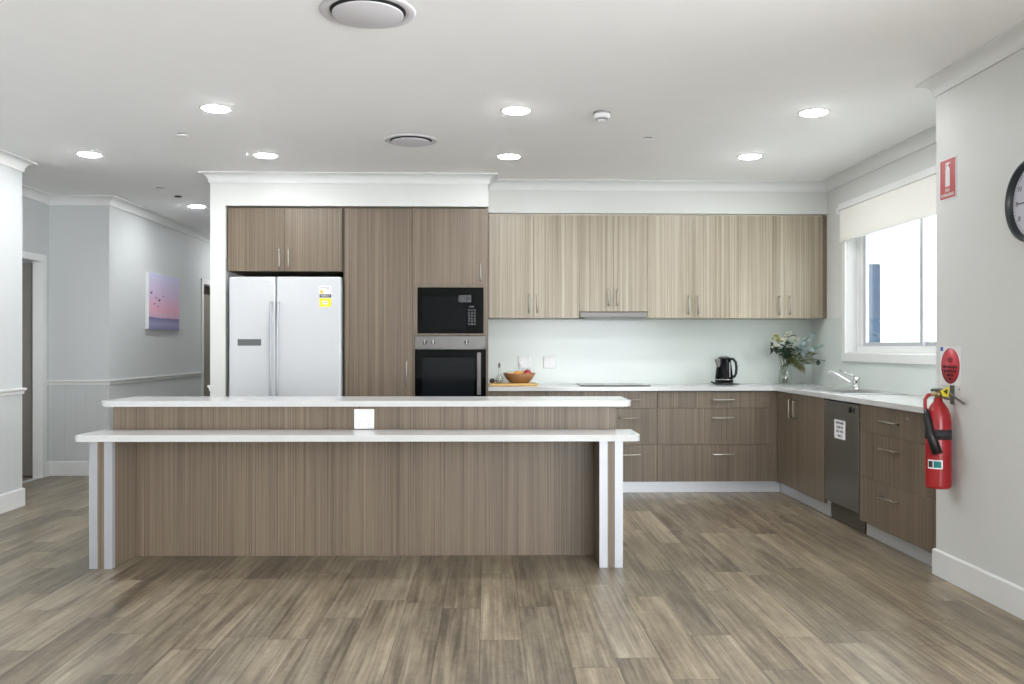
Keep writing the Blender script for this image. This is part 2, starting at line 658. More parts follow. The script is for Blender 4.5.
# ------------------------------------------------------------------ setting: shell
CE = 2.68
struct(MB().prism([(-6.2, -4.15), (5.15, -4.15), (5.15, 2.95), (3.14, 2.95), (3.14, 8.25), (-2.2, 8.25), (-2.2, 13.2), (-6.2, 13.2)], -0.12, 0.0).build('floor', M['floor']))
struct(MB().prism([(-6.2, -4.15), (5.15, -4.15), (5.15, 2.95), (3.14, 2.95), (3.14, 8.25), (-2.2, 8.25), (-2.2, 13.2), (-6.2, 13.2)], CE, CE + 0.12).build('ceiling', M['ceiling']))
struct(MB().box(-2.171, 3.14, 8.10, 8.25, 0, CE).build('wall_back', M['wall']))
struct(MB().prism([(2.8, 0), (8.10, 0), (8.10, CE), (2.8, CE)], 2.99, 3.14, holes=[[(5.15, 1.185), (7.30, 1.185), (7.30, 2.36), (5.15, 2.36)]], plane='YZ').build('wall_right', M['wall']))
struct(MB().box(2.445, 2.989, 2.8, 4.78, 0, CE).build('wall_front_right', M['wall']))
struct(MB().prism([(-4.0, 0), (2.8, 0), (2.8, CE), (-4.0, CE)], 5.0, 5.15, holes=[[(-2.8, 0.12), (2.5, 0.12), (2.5, 2.38), (-2.8, 2.38)]], plane='YZ').build('wall_dining_side', M['wall']))
struct(MB().box(2.99, 5.15, 2.8, 2.95, 0, CE).build('wall_dining_end', M['wall']))
struct(MB().prism([(-3.615, 0), (5.15, 0), (5.15, CE), (-3.615, CE)], -4.15, -4.0, holes=[[(0.5, 0.12), (4.8, 0.12), (4.8, 2.38), (0.5, 2.38)]], plane='XZ').build('wall_rear', M['wall']))
struct(MB().box(-3.9, -3.615, -4.15, 7.03, 0, CE).build('wall_left', M['bead']))
struct(MB().prism([(7.03, 0), (8.66, 0), (8.66, CE), (7.03, CE)], -4.27, -4.2, holes=[[(7.612, 0.0005), (8.508, 0.0005), (8.508, 2.048), (7.612, 2.048)]], plane='YZ').build('wall_hall_side', M['bead']))
struct(MB().box(-4.2, -3.9, 6.9, 7.03, 0, CE).build('wall_hall_return', M['bead']))
struct(MB().box(-6.2, -3.63, 8.66, 8.80, 0, CE).build('wall_hall_end', M['bead']))
struct(MB().box(-6.2, -6.05, 6.3, 8.66, 0, CE).build('wall_side_room_west', M['wall']))
struct(MB().box(-6.05, -4.27, 6.3, 6.42, 0, CE).build('wall_side_room_south', M['wall']))
struct(MB().prism([(8.80, 0), (13.05, 0), (13.05, CE), (8.80, CE)], -3.77, -3.63, holes=[[(11.462, 0.0005), (12.308, 0.0005), (12.308, 2.048), (11.462, 2.048)]], plane='YZ').build('wall_corridor_left', M['bead']))
struct(MB().box(-3.77, -2.188, 13.05, 13.2, 0, CE).build('wall_corridor_end', M['bead']))
struct(MB().box(-2.297, -2.172, 8.0995, 13.05, 0, CE).build('wall_corridor_right', M['wall']))
# bulkheads over the cabinets
struct(MB().prism([(-2.297, 0), (-2.172, 0), (-2.172, 2.411), (0.012, 2.411), (0.012, CE - 0.0005), (-2.297, CE - 0.0005)], 7.455, 8.099, plane='XZ').build('wall_bulkhead_tall', M['wall']))
struct(MB().box(0.013, 2.989, 7.735, 8.099, 2.402, CE - 0.0005).build('wall_bulkhead_low', M['wall']))

cove = [(0.0, CE - 0.082), (0.0, CE - 0.0002), (0.078, CE - 0.0002), (0.078, CE - 0.009)]
for k in range(8):
    a = math.radians(90 + 90 * k / 7)
    cove.append((0.074 + 0.063 * math.cos(a), CE - 0.076 + 0.065 * math.sin(a)))
cove.append((0.011, CE - 0.082))
pathA = [(-2.297, 13.05), (-2.297, 7.455), (0.012, 7.455), (0.012, 7.735), (2.99, 7.735), (2.99, 4.78), (2.445, 4.78), (2.445, 2.8), (5.0, 2.8)]
pathB = [(-3.615, -4.0), (-3.615, 7.03), (-4.2, 7.03), (-4.2, 8.66), (-3.63, 8.66), (-3.63, 13.05)]
struct(MB().sweep(pathA, cove).build('trim_1', M['cornice']))
struct(MB().sweep(pathB, cove).build('trim_2', M['cornice']))
base_prof = [(0, 0.0005), (0, 0.14), (0.009, 0.14), (0.015, 0.132), (0.015, 0.0005)]
struct(MB().sweep([(2.50, 4.78), (2.445, 4.78), (2.445, 2.8), (5.0, 2.8)], base_prof).build('baseboard_right', M['trim']))
struct(MB().sweep([(-3.615, -4.0), (-3.615, 7.03), (-4.2, 7.03), (-4.2, 7.55)], base_prof).build('baseboard_left', M['trim']))
struct(MB().sweep([(-4.2, 8.57), (-4.2, 8.66), (-3.63, 8.66), (-3.63, 11.40)], base_prof).build('baseboard_hall', M['trim']))
struct(MB().sweep([(-2.297, 13.05), (-2.297, 7.455), (-2.173, 7.455)], base_prof).build('baseboard_corridor', M['trim']))
rail = [(0, 0.872), (0, 0.918), (0.022, 0.918), (0.026, 0.912), (0.022, 0.900), (0.012, 0.893), (0.010, 0.872)]
struct(MB().sweep([(-3.615, -4.0), (-3.615, 7.03), (-4.2, 7.03), (-4.2, 7.55)], rail).build('trim_3', M['trim']))
struct(MB().sweep([(-4.2, 8.575), (-4.2, 8.66), (-3.63, 8.66), (-3.63, 11.40)], rail).build('trim_4', M['trim']))
struct(MB().sweep([(-2.297, 13.05), (-2.297, 7.46)], rail).build('trim_5', M['trim']))

# hall door opening (dark room beyond) and corridor door
d1 = MB()
d1.box(-4.275, -4.185, 7.60, 7.62, 0.001, 2.055); d1.box(-4.275, -4.185, 8.50, 8.52, 0.001, 2.055); d1.box(-4.275, -4.185, 7.605, 8.515, 2.04, 2.055)
d1.box(-4.2, -4.18, 7.555, 7.618, 0.001, 2.10, 0.004); d1.box(-4.2, -4.18, 8.502, 8.572, 0.001, 2.10, 0.004); d1.box(-4.2, -4.182, 7.555, 8.572, 2.042, 2.105, 0.004)
o = struct(d1.build('door_1', M['trim']))
leaf = MB().box(-5.12, -4.285, 8.56, 8.60, 0.01, 2.03, 0.002).build('door_leaf', M['door_grey'], o)
MB().cyl((-5.05, 8.56, 1.0), (-5.05, 8.51, 1.0), 0.01).cyl((-5.05, 8.515, 1.0), (-4.94, 8.515, 1.0), 0.008).build('door_handle', M['steel'], leaf)
d2 = MB()
d2.box(-3.785, -3.615, 11.455, 11.47, 0.001, 2.055); d2.box(-3.785, -3.615, 12.30, 12.315, 0.001, 2.055); d2.box(-3.785, -3.615, 11.455, 12.315, 2.04, 2.055)
d2.box(-3.63, -3.61, 11.40, 11.465, 0.001, 2.10, 0.004); d2.box(-3.63, -3.61, 12.305, 12.37, 0.001, 2.10, 0.004); d2.box(-3.63, -3.612, 11.40, 12.37, 2.042, 2.105, 0.004)
o = struct(d2.build('door_2', M['trim']))
leaf = MB().box(-3.76, -3.72, 11.472, 12.298, 0.01, 1.93, 0.002).build('door_leaf', M['door_grey'], o)
MB().box(-3.76, -3.735, 11.472, 12.298, 1.93, 2.038).build('header_shade_strip', M['carcass'], o)  # dark strip standing for the shade under the door head
MB().cyl((-3.72, 11.56, 1.0), (-3.66, 11.56, 1.0), 0.01).cyl((-3.665, 11.56, 1.0), (-3.665, 11.67, 1.0), 0.008).build('door_handle', M['steel'], leaf)

# ------------------------------------------------------------------ kitchen window
WY0, WY1, WZ0, WZ1 = 5.15, 7.30, 1.185, 2.36
win = struct(MB().box(2.965, 2.9895, WY0 - 0.07, WY1 + 0.068, WZ0 - 0.068, WZ0, 0.003)
             .box(2.965, 2.9895, WY1, WY1 + 0.068, WZ0, WZ1, 0.003)
             .box(2.965, 2.9895, WY0 - 0.07, WY0, WZ0, WZ1, 0.003)
             .box(2.965, 2.9895, WY0 - 0.07, WY1 + 0.068, WZ1, WZ1 + 0.068, 0.003)
             .box(2.985, 3.13, WY0, WY1, WZ0, WZ0 + 0.008).box(2.985, 3.13, WY0, WY1, WZ1 - 0.008, WZ1)
             .box(2.985, 3.13, WY1 - 0.008, WY1, WZ0, WZ1).box(2.985, 3.13, WY0, WY0 + 0.008, WZ0, WZ1).build('window_1', M['trim']))
FY0, FY1, FZ0, FZ1 = WY0 + 0.008, WY1 - 0.008, WZ0 + 0.008, WZ1 - 0.008
MB().box(3.06, 3.13, FY0, FY1, FZ0, FZ0 + 0.05, 0.003).box(3.06, 3.13, FY0, FY1, FZ1 - 0.05, FZ1, 0.003)\
    .box(3.06, 3.13, FY1 - 0.05, FY1, FZ0 + 0.05, FZ1 - 0.05, 0.003).box(3.06, 3.13, FY0, FY0 + 0.05, FZ0 + 0.05, FZ1 - 0.05, 0.003)\
    .build('window_frame', M['trim'], win)


def sash(ya, yb, x, name):
    s_ = MB()
    z0, z1 = FZ0 + 0.05, FZ1 - 0.05
    s_.box(x, x + 0.028, ya, ya + 0.045, z0, z1, 0.002).box(x, x + 0.028, yb - 0.045, yb, z0, z1, 0.002)
    s_.box(x, x + 0.028, ya + 0.045, yb - 0.045, z0, z0 + 0.03, 0.002).box(x, x + 0.028, ya + 0.045, yb - 0.045, z1 - 0.045, z1, 0.002)
    so = s_.build(name, M['sash'], win)
    MB().box(x + 0.012, x + 0.016, ya + 0.044, yb - 0.044, z0 + 0.029, z1 - 0.044).build('glass_pane', M['glass'], so)


sash(6.19, FY1 - 0.11, 3.07, 'sliding_sash')
MB().box(3.068, 3.10, FY1 - 0.11, FY1 - 0.05, FZ0 + 0.05, FZ1 - 0.05, 0.003).build('jamb_liner', M['trim'], win)
sash(FY0 + 0.05, 6.25, 3.10, 'fixed_sash')

# ------------------------------------------------------------------ outside, seen through the window
bounce_ground = struct(MB().box(3.3, 40, 3.5, 45, -0.5, -0.25).build('ground_outside', M['bounce_ground']))
hs = thing('neighbouring_house', 'white weatherboard house seen through the kitchen window', 'house', (6.5, 11.3, -0.25))
sd = MB()
for k in range(28):
    z0 = -0.2 + 0.15 * k
    sd.prism([(11.20, z0), (11.235, z0), (11.235, z0 + 0.15), (11.218, z0 + 0.15)], 3.9, 10.5, plane='YZ')
sd.box(3.9, 10.5, 11.235, 11.4, -0.25, 4.0)
sd.build('weatherboard_wall', M['siding'], hs)
MB().box(5.0, 5.10, 11.17, 11.2, 0.9, 2.37, 0.004).box(4.40, 4.50, 11.17, 11.2, 0.9, 2.37, 0.004).box(4.40, 5.10, 11.165, 11.2, 2.29, 2.38, 0.004).box(4.40, 5.10, 11.16, 11.2, 0.84, 0.92, 0.004).build('window_surround', M['siding'], hs)
MB().box(4.50, 5.0, 11.185, 11.198, 0.92, 2.29).build('window_pane', M['outglass'], hs)
fn = thing('paling_fence', 'grey paling fence beyond the kitchen window', 'fence', (7, 4.2, -0.25))
fb = MB()
for k in range(40):
    fb.box(8.0, 8.02, 1.0 + 0.2 * k, 1.19 + 0.2 * k, -0.25, 1.45)
fb.build('palings', M['fence'], fn)

# ------------------------------------------------------------------ cabinet builders
def bar_handle(parent, kind, a, b, c, yf, out=0.03, r=0.0062, mat='nickel'):
    """kind v: x=a, z from b to c; kind h: x from a to b at z=c"""
    y = yf - out
    k = 0.008
    if kind == 'v':
        pts = [(a, yf + 0.001, b), (a, y + k, b), (a, y + k * .3, b + k * .3), (a, y, b + k), (a, y, c - k), (a, y + k * .3, c - k * .3), (a, y + k, c), (a, yf + 0.001, c)]
    else:
        pts = [(a, yf + 0.001, c), (a, y + k, c), (a + k * .3, y + k * .3, c), (a + k, y, c), (b - k, y, c), (b - k * .3, y + k * .3, c), (b, y + k, c), (b, yf + 0.001, c)]
    return MB().tube(pts, r, 8).build('handle', M[mat], parent)


def cabinet(name, label, x0, x1, yf, yb, z0, z1, fronts, mat='lam', group=None, cat='cabinet', carc='carcass'):
    t = thing(name, label, cat, ((x0 + x1) / 2, (yf + yb) / 2, z0), group)
    if True:
        MB().box(x0 + 0.001, x1 - 0.001, yf + 0.0205, yb, z0, z1).build('carcass', M[carc], t)
    for kind, a, b, c, d, h in fronts:
        p = MB().box(a + 0.0009, b - 0.0009, yf, yf + 0.018, c + 0.0009, d - 0.0009, 0.001, 1).build(kind, M[mat], t)
        if h:
            bar_handle(p, h[0], h[1], h[2], h[3], yf)
    return t


YB = 8.099
# ---- tall block
YT = 7.475
t = cabinet('overhead_cabinet', 'taupe two-door cabinet above the white fridge', -2.171, -1.203, YT, YB, 1.868, 2.410,
            [('door', -2.156, -1.689, 1.868, 2.394, ('v', -1.726, 1.905, 2.055)), ('door', -1.689, -1.213, 1.868, 2.394, ('v', -1.651, 1.905, 2.055))])
t = cabinet('pantry_cabinet', 'full-height taupe pantry cabinet between the fridge and the wall ovens', -1.202, -0.624, YT, YB, 0.0, 2.410,
            [('door', -1.187, -0.626, 0.10, 2.394, ('v', -0.672, 0.91, 1.118))])
# oven tower: open-fronted carcass made of panels with the appliances in it
t = thing('oven_tower_cabinet', 'tall taupe cabinet holding the microwave and the wall oven', 'cabinet', (-0.305, 7.8, 0))
MB().box(-0.623, -0.606, YT + 0.001, YB, 0, 2.410).box(-0.007, 0.011, YT + 0.001, YB, 0, 2.410).build('side_panel', M['lam'], t)
MB().box(-0.606, -0.007, YT + 0.021, YB, 1.76, 2.410).box(-0.606, -0.007, YT + 0.021, YB, 1.331, 1.349)\
    .box(-0.606, -0.007, YB - 0.02, YB, 0.10, 1.76).box(-0.606, -0.007, YT + 0.021, YB, 0.0, 0.70).build('carcass', M['carcass'], t)
MB().box(-0.606, -0.584, YT, YT + 0.019, 1.334, 1.753).box(-0.028, -0.007, YT, YT + 0.019, 1.334, 1.753)\
    .box(-0.584, -0.028, YT, YT + 0.019, 1.736, 1.753).box(-0.584, -0.028, YT, YT + 0.019, 1.334, 1.349).build('surround_frame', M['lam'], t)
p = MB().box(-0.6045, -0.0085, YT, YT + 0.018, 1.7545, 2.394, 0.001, 1).build('door', M['lam'], t)
bar_handle(p, 'v', -0.054, 1.797, 1.937, YT)
p = MB().box(-0.6045, -0.0085, YT, YT + 0.018, 0.10, 0.70, 0.001, 1).build('drawer', M['lam'], t)
bar_handle(p, 'h', -0.40, -0.22, 0.60, YT)

# microwave
t = thing('microwave', 'built-in black glass microwave above the wall oven', 'microwave', (-0.306, 7.8, 1.350))
MB().box(-0.575, -0.037, YT + 0.045, 7.95, 1.352, 1.726, 0.004).build('body', M['black'], t)
MB().box(-0.5835, -0.0285, YT + 0.014, YT + 0.044, 1.3495, 1.7355, 0.003).build('door', M['blackglass'], t)
MB().box(-0.545, -0.175, YT + 0.0125, YT + 0.0145, 1.39, 1.66, 0.001, 1).build('window', M['mwglass'], t)
kp = MB()
for r_ in range(6):
    for c_ in range(3):
        kp.box(-0.160 + 0.024 * c_, -0.142 + 0.024 * c_, YT + 0.0120, YT + 0.0145, 1.42 + 0.0235 * r_, 1.437 + 0.0235 * r_, 0.001, 1)
kp.build('keypad', M['dimprint'], t)
MB().box(-0.152, -0.108, YT + 0.0122, YT + 0.0145, 1.568, 1.582).build('clock_display', M['dimprint'], t)
st = MB().box(-0.238, -0.132, YT + 0.0120, YT + 0.0145, 1.612, 1.672).build('energy_label', M['dimprint'], t)
MB().cyl((-0.165, YT + 0.0118, 1.64), (-0.165, YT + 0.0130, 1.64), 0.02, seg=20).build('dial_graphic', M['black'], st)

# wall oven
t = thing('wall_oven', 'black glass wall oven with steel control strip, below the microwave', 'oven', (-0.306, 7.8, 0.702))
MB().box(-0.58, -0.034, YT + 0.03, 8.0, 0.705, 1.31, 0.004).build('body', M['darksteel'], t)
cp_ = MB().box(-0.603, -0.0095, YT - 0.006, YT + 0.029, 1.2195, 1.328, 0.002).build('control_panel', M['steel'], t)
for kx in (-0.520, -0.449, -0.170):
    MB().lathe([(0.0, 0.0), (0.019, 0.0), (0.019, 0.004), (0.014, 0.006), (0.013, 0.022), (0.0, 0.023)], (kx, YT - 0.006, 1.277), axis='Y', seg=24).build('knob', M['steel'], cp_)
    MB().box(kx - 0.0045, kx + 0.0045, YT - 0.036, YT - 0.026, 1.258, 1.296, 0.002).build('knob_grip', M['chrome'], cp_)
MB().box(-0.335, -0.275, YT - 0.0068, YT - 0.0055, 1.270, 1.276).build('badge', M['greyplate'], cp_)
dr = MB().box(-0.603, -0.0095, YT - 0.006, YT + 0.029, 0.722, 1.2155, 0.003).build('door', M['blackglass'], t)
MB().box(-0.54, -0.105, YT - 0.0072, YT - 0.0055, 0.80, 1.145, 0.0005, 1).build('window', M['glassinner'], dr)
MB().box(-0.084, -0.050, YT - 0.05, YT - 0.038, 0.835, 1.19, 0.005).box(-0.074, -0.060, YT - 0.04, YT - 0.005, 0.845, 0.865).box(-0.074, -0.060, YT - 0.04, YT - 0.005, 1.16, 1.18).build('handle', M['steel'], dr)
MB().box(-0.603, -0.0095, YT + 0.003, YT + 0.029, 0.703, 0.719, 0.002).build('lower_trim', M['steel'], t)

# fridge
YF = 7.415
t = thing('fridge', 'white side-by-side fridge freezer with long curved handles', 'fridge', (-1.70, 7.75, 0))
MB().box(-2.131, -1.212, YF + 0.062, 8.05, 0.03, 1.815, 0.008).build('body', M['fridge'], t)
for fx_ in (-2.12, -1.32):
    for fy_ in (7.50, 7.95):
        MB().box(fx_, fx_ + 0.07, fy_, fy_ + 0.08, 0.0, 0.031).build('foot', M['black'], t)
doors = []
for a, b, hx in ((-2.131, -1.749, -1.780), (-1.742, -1.212, -1.722)):
    p = MB().box(a, b, YF, YF + 0.058, 0.06, 1.818, 0.012, 3).build('door', M['fridge'], t)
    doors.append(p)
    pts = []
    for k in range(17):
        s_ = k / 16
        pts.append((hx, YF - 0.012 - 0.045 * math.sin(PI * s_) ** 0.6, 0.52 + 1.09 * s_))
    MB().tube(pts, 0.0105, 12).cyl((hx, YF + 0.002, 0.53), (hx, YF - 0.02, 0.53), 0.012).cyl((hx, YF + 0.002, 1.60), (hx, YF - 0.02, 1.60), 0.012).build('handle', M['alu'], p)
MB().box(-2.060, -1.866, YF - 0.002, YF + 0.002, 1.247, 1.301, 0.001, 1).build('control_display', M['greyplate'], doors[0])
st = MB().box(-1.386, -1.291, YF - 0.0012, YF + 0.001, 1.570, 1.742, 0.0004, 1).build('energy_label', M['paper'], doors[1])
MB().box(-1.386, -1.291, YF - 0.0018, YF, 1.570, 1.640).build('label_yellow_band', M['yellow'], doors[1])
MB().box(-1.386, -1.291, YF - 0.0018, YF, 1.645, 1.673).build('label_black_band', M['ink'], doors[1])
MB().box(-1.360, -1.318, YF - 0.0024, YF, 1.590, 1.618).build('label_white_box', M['paper'], doors[1])
MB().cyl((-1.368, YF - 0.0022, 1.692), (-1.368, YF, 1.692), 0.016, seg=20).build('label_star_dial', M['amber'], doors[1])
text_mesh('label_heading', 'energy', 0.026, M['ink'], doors[1], facing_front(-1.338, YF - 0.0014, 1.728))
text_mesh('label_band_words', 'ENERGY', 0.020, M['paper'], doors[1], facing_front(-1.338, YF - 0.0022, 1.659))
text_mesh('label_reading', '454', 0.024, M['ink'], doors[1], facing_front(-1.339, YF - 0.0028, 1.604))

# ---- wall cabinets (uppers)
YU = 7.75
pair = [(0.014, 0.808, 0.403, 'pale streaked two-door wall cabinet next to the oven tower, above the fruit bowl', 0.365, 0.438, 1.49, 1.541, 1.689),
        (0.808, 1.404, 1.103, 'shorter pale two-door wall cabinet above the range hood', 1.060, 1.136, 1.545, 1.60, 1.735),
        (1.404, 2.207, 1.803, 'pale streaked two-door wall cabinet between the hood cabinet and the window-end cabinet', 1.762, 1.848, 1.49, 1.53, 1.68),
        (2.207, 2.955, 2.612, 'pale streaked two-door wall cabinet at the window end, above the flowers', 2.566, 2.658, 1.488, 1.525, 1.675)]
for a, b, mid, lab, h0, h1, zb, hz0, hz1 in pair:
    cabinet('wall_cabinet', lab, a, b, YU, YB, zb if zb < 1.54 else 1.545, 2.401,
            [('door', a, mid, zb, 2.387, ('v', h0, hz0, hz1)), ('door', mid, b, zb, 2.387, ('v', h1, hz0, hz1))], mat='lam_light', group='pale wall cabinets', carc='melamine')
tag(MB().box(2.956, 2.989, YU + 0.001, YB, 1.488, 2.387, 0.001, 1).build('end_panel', M['lam']), 'narrow taupe panel closing the wall cabinets against the window wall', 'panel')
t = thing('range_hood', 'slim slide-out steel range hood under the short wall cabinet', 'range hood', (1.106, 7.9, 1.49))
MB().box(0.812, 1.400, YU + 0.03, YB, 1.492, 1.5445, 0.003).build('body', M['steel'], t)
MB().box(0.812, 1.400, YU - 0.012, YU + 0.0295, 1.494, 1.538, 0.003).build('slide_front', M['steel'], t)
MB().box(0.86, 1.35, YU + 0.06, 8.04, 1.487, 1.4925).build('filter', M['darksteel'], t)

# ---- splashback glass
tag(MB().box(0.012, 2.983, 8.090, 8.0985, 0.9005, 1.486).build('splashback', M['splash']), 'pale mint glass splashback behind the cooktop, under the wall cabinets', 'splashback')
tag(MB().prism([(4.785, 0.9005), (8.089, 0.9005), (8.089, 1.486), (7.372, 1.486), (7.372, 1.116), (4.785, 1.116)], 2.984, 2.9895, plane='YZ').build('splashback', M['splash']), 'pale mint glass splashback under the kitchen window', 'splashback')


def power_point(label, cx, cy, cz, w=0.116, h=0.11, outlets=2, group=None):
    t = thing('power_point', label, 'power point', (cx, cy, cz - h / 2), group)
    MB().box(cx - w / 2, cx + w / 2, cy - 0.011, cy, cz - h / 2, cz + h / 2, 0.004, 3).build('face_plate', M['white'], t)
    for s_ in ((-1, 1) if outlets == 2 else (0,)):
        MB().box(cx + s_ * 0.027 - 0.007, cx + s_ * 0.027 + 0.007, cy - 0.0145, cy - 0.010, cz + 0.014, cz + 0.034, 0.002).build('rocker_switch', M['white'], t)
        sl = MB()
        sx_ = cx + s_ * 0.027
        for dx, ang in ((-0.008, 0.5), (0.008, -0.5)):
            sl.box(-0.001, 0.001, -0.0005, 0.0005, -0.0045, 0.0045, rot=Matrix.Translation((sx_ + dx, cy - 0.0112, cz - 0.012)) @ Matrix.Rotation(ang, 4, 'Y'))
        sl.box(sx_ - 0.001, sx_ + 0.001, cy - 0.0117, cy - 0.0107, cz - 0.034, cz - 0.025)
        sl.build('socket_slots', M['grey_plastic'], t)
    return t


power_point('white double power point on the splashback right behind the fruit bowl', 0.341, 8.089, 1.098)
power_point('white power point on the splashback between fruit bowl and cooktop', 0.572, 8.089, 1.098, outlets=1)
# plug in the first point
t = thing('power_plug', 'white plug pushed into the power point behind the fruit bowl', 'plug', (0.305, 8.06, 1.06))
MB().box(0.291, 0.319, 8.045, 8.073, 1.068, 1.098, 0.005).build('plug_body', M['white'], t)
MB().tube([(0.305, 8.055, 1.07), (0.303, 8.05, 1.03), (0.29, 8.06, 0.98), (0.27, 8.07, 0.93), (0.25, 8.07, 0.906), (0.1, 8.07, 0.9045)], 0.003, 8).build('cord', M['white'], t)

# ---- base cabinets, back run
YD = 7.475
zb_, zt_ = 0.098, 0.866
def drawers(x0, x1, hx0, hx1):
    return [('drawer', x0, x1, 0.719, zt_ - 0.004, ('h', hx0, hx1, 0.79)), ('drawer', x0, x1, 0.41, 0.719, ('h', hx0, hx1, 0.638)), ('drawer', x0, x1, zb_, 0.41, ('h', hx0, hx1, 0.328))]


cabinet('base_cabinet', 'taupe base cabinet beside the oven tower, behind the island', 0.012, 0.488, YD, YB, zb_, zt_, [('door', 0.012, 0.488, zb_, zt_ - 0.004, ('v', 0.44, 0.66, 0.80))])
cabinet('base_cabinet', 'taupe base cabinet behind the island, left of the cooktop', 0.489, 0.808, YD, YB, zb_, zt_, [('door', 0.489, 0.808, zb_, zt_ - 0.004, ('v', 0.53, 0.66, 0.80))])
cabinet('drawer_cabinet', 'taupe three-drawer base cabinet below the cooktop, partly behind the island end', 0.809, 1.438, YD, YB, zb_, zt_, drawers(0.809, 1.438, 1.115, 1.29))
cabinet('drawer_cabinet', 'wide taupe three-drawer base cabinet below the kettle', 1.439, 2.405, YD, YB, zb_, zt_, drawers(1.439, 2.405, 1.905, 2.085))
tag(MB().box(2.406, 2.4545, YD + 0.004, 7.52, zb_, zt_).build('corner_filler', M['lam']), 'narrow taupe filler strip in the inner corner of the base cabinets', 'panel')
tag(MB().box(0.012, 2.499, 7.525, 7.54, 0.0008, 0.097).build('kickboard', M['kick']), 'pale aluminium kickboard along the back wall cabinets', 'kickboard')

# ---- right run (turned slightly, faces left)
dx_, dy_ = 0.0, 1.0
RUN = Matrix(((dx_, dy_, 0, 2.455), (-dy_, dx_, 0, 7.475), (0, 0, 1, 0), (0, 0, 0, 1)))
XF = RUN
D = 0.525
cabinet('base_cabinet', 'dark taupe two-door sink cabinet in the corner next to the dishwasher', 0.002, 1.062, 0, D, zb_, zt_,
        [('door', 0.004, 0.431, zb_, zt_ - 0.004, ('v', 0.377, 0.67, 0.81)), ('door', 0.431, 1.061, zb_, zt_ - 0.004, ('v', 0.486, 0.67, 0.81))])
t = thing('dishwasher', 'grey steel dishwasher with a paper notice on its door', 'dishwasher', (1.368, 0.2, 0.0))
MB().box(1.083, 1.655, 0.022, D, 0.13, 0.86, 0.003).build('body', M['dark'], t)
MB().box(1.077, 1.661, -0.003, 0.020, 0.135, 0.755, 0.003).build('door', M['darksteel'], t)
cpn = MB().box(1.077, 1.661, -0.004, 0.020, 0.757, 0.852, 0.003).build('control_panel', M['darksteel'], t)
MB().lathe([(0, 0), (0.02, 0), (0.018, 0.012), (0, 0.013)], (1.538, -0.004, 0.812), axis='Y', seg=20).build('knob', M['black'], cpn)
MB().box(1.586, 1.606, -0.007, -0.003, 0.795, 0.83, 0.002).build('button', M['black'], cpn)
MB().box(1.198, 1.458, -0.0055, -0.0035, 0.825, 0.829).box(1.318, 1.458, -0.0055, -0.0035, 0.803, 0.806).box(1.318, 1.458, -0.0055, -0.0035, 0.783, 0.786).build('printed_lines', M['greyplate'], cpn)
MB().box(1.083, 1.655, 0.045, 0.06, 0.0008, 0.129).build('kick_panel', M['dwkick'], t)
MB().box(1.070, 1.088, 0.021, 0.05, 0.10, 0.132).build('hinge_block', M['white'], t)
pn = thing('paper_notice', 'small white paper notice with four lines of print, taped to the dishwasher door', 'notice', (1.358, -0.004, 0.598))
MB().box(1.263, 1.452, -0.0055, -0.0042, 0.598, 0.728).build('sheet', M['paper'], pn)
RT = facing_front(1.358, -0.0056, 0.663)
for k, wds in enumerate(('DISHWASHER', 'PLEASE USE', 'ONLY WITH', 'TABLETS')):
    text_mesh('print_line', wds, 0.026, M['ink'], pn, RT @ Matrix.Translation((0, 0.045 - 0.03 * k, 0)), bold=True, sx=0.85)
cabinet('drawer_cabinet', 'dark taupe three-drawer cabinet with a small lock, beside the fire extinguisher', 1.678, 2.685, 0, D, zb_, zt_,
        [('drawer', 1.680, 2.683, 0.688, zt_ - 0.004, ('h', 2.02, 2.235, 0.776)), ('drawer', 1.680, 2.683, 0.392, 0.688, ('h', 2.02, 2.235, 0.608)), ('drawer', 1.680, 2.683, zb_, 0.392, ('h', 2.02, 2.235, 0.308))])
lockt = [o for o in COL.objects if o.name.startswith('drawer') and o.parent and o.parent['label'].startswith('dark taupe three-drawer')][0]
MB().lathe([(0, 0), (0.010, 0), (0.009, 0.004), (0, 0.0045)], (2.35, 0.0, 0.817), axis='Y', seg=20).build('lock', M['nickel'], lockt)
tag(MB().box(-0.049, 1.065, 0.045, 0.06, 0.0008, 0.097).build('kickboard', M['kick']), 'dull aluminium kickboard under the corner sink cabinet', 'kickboard')
tag(MB().box(1.68, 2.68, 0.045, 0.06, 0.0008, 0.097).build('kickboard', M['kick']), 'dull aluminium kickboard under the drawer cabinet with the lock', 'kickboard')
XF = Matrix.Identity(4)

# ---- worktop, L shaped, with the sink cut out
def inrun(u, v):
    p = RUN @ Vector((u, v, 0))
    return (p.x, p.y)


bowl_hole = [inrun(0.66, 0.105), inrun(1.12, 0.105), inrun(1.12, 0.43), inrun(0.66, 0.43)]
wt = [(0.0125, 7.450), (2.42, 7.450), (2.435, 7.435), (2.435, 4.785), (2.9835, 4.785), (2.9835, 8.0895), (0.0125, 8.0895)]
tag(MB().prism(wt, 0.867, 0.900, holes=[bowl_hole]).build('worktop', M['stone']), 'L-shaped white stone worktop running under the kettle, flowers and sink', 'worktop')
XF = RUN
t = thing('kitchen_sink', 'stainless steel inset sink with drainer under the window', 'sink', (0.9, 0.25, 0.90))
rim = MB().prism([(0.16, 0.08), (1.27, 0.08), (1.27, 0.50), (0.16, 0.50)], 0.9003, 0.9045, holes=[[(0.67, 0.115), (1.11, 0.115), (1.11, 0.42), (0.67, 0.42)]])
for k in range(9):
    rim.box(0.20, 0.62, 0.13 + 0.038 * k, 0.138 + 0.038 * k, 0.9045, 0.9065)
rim.build('rim_and_drainer', M['sinksteel'], t)
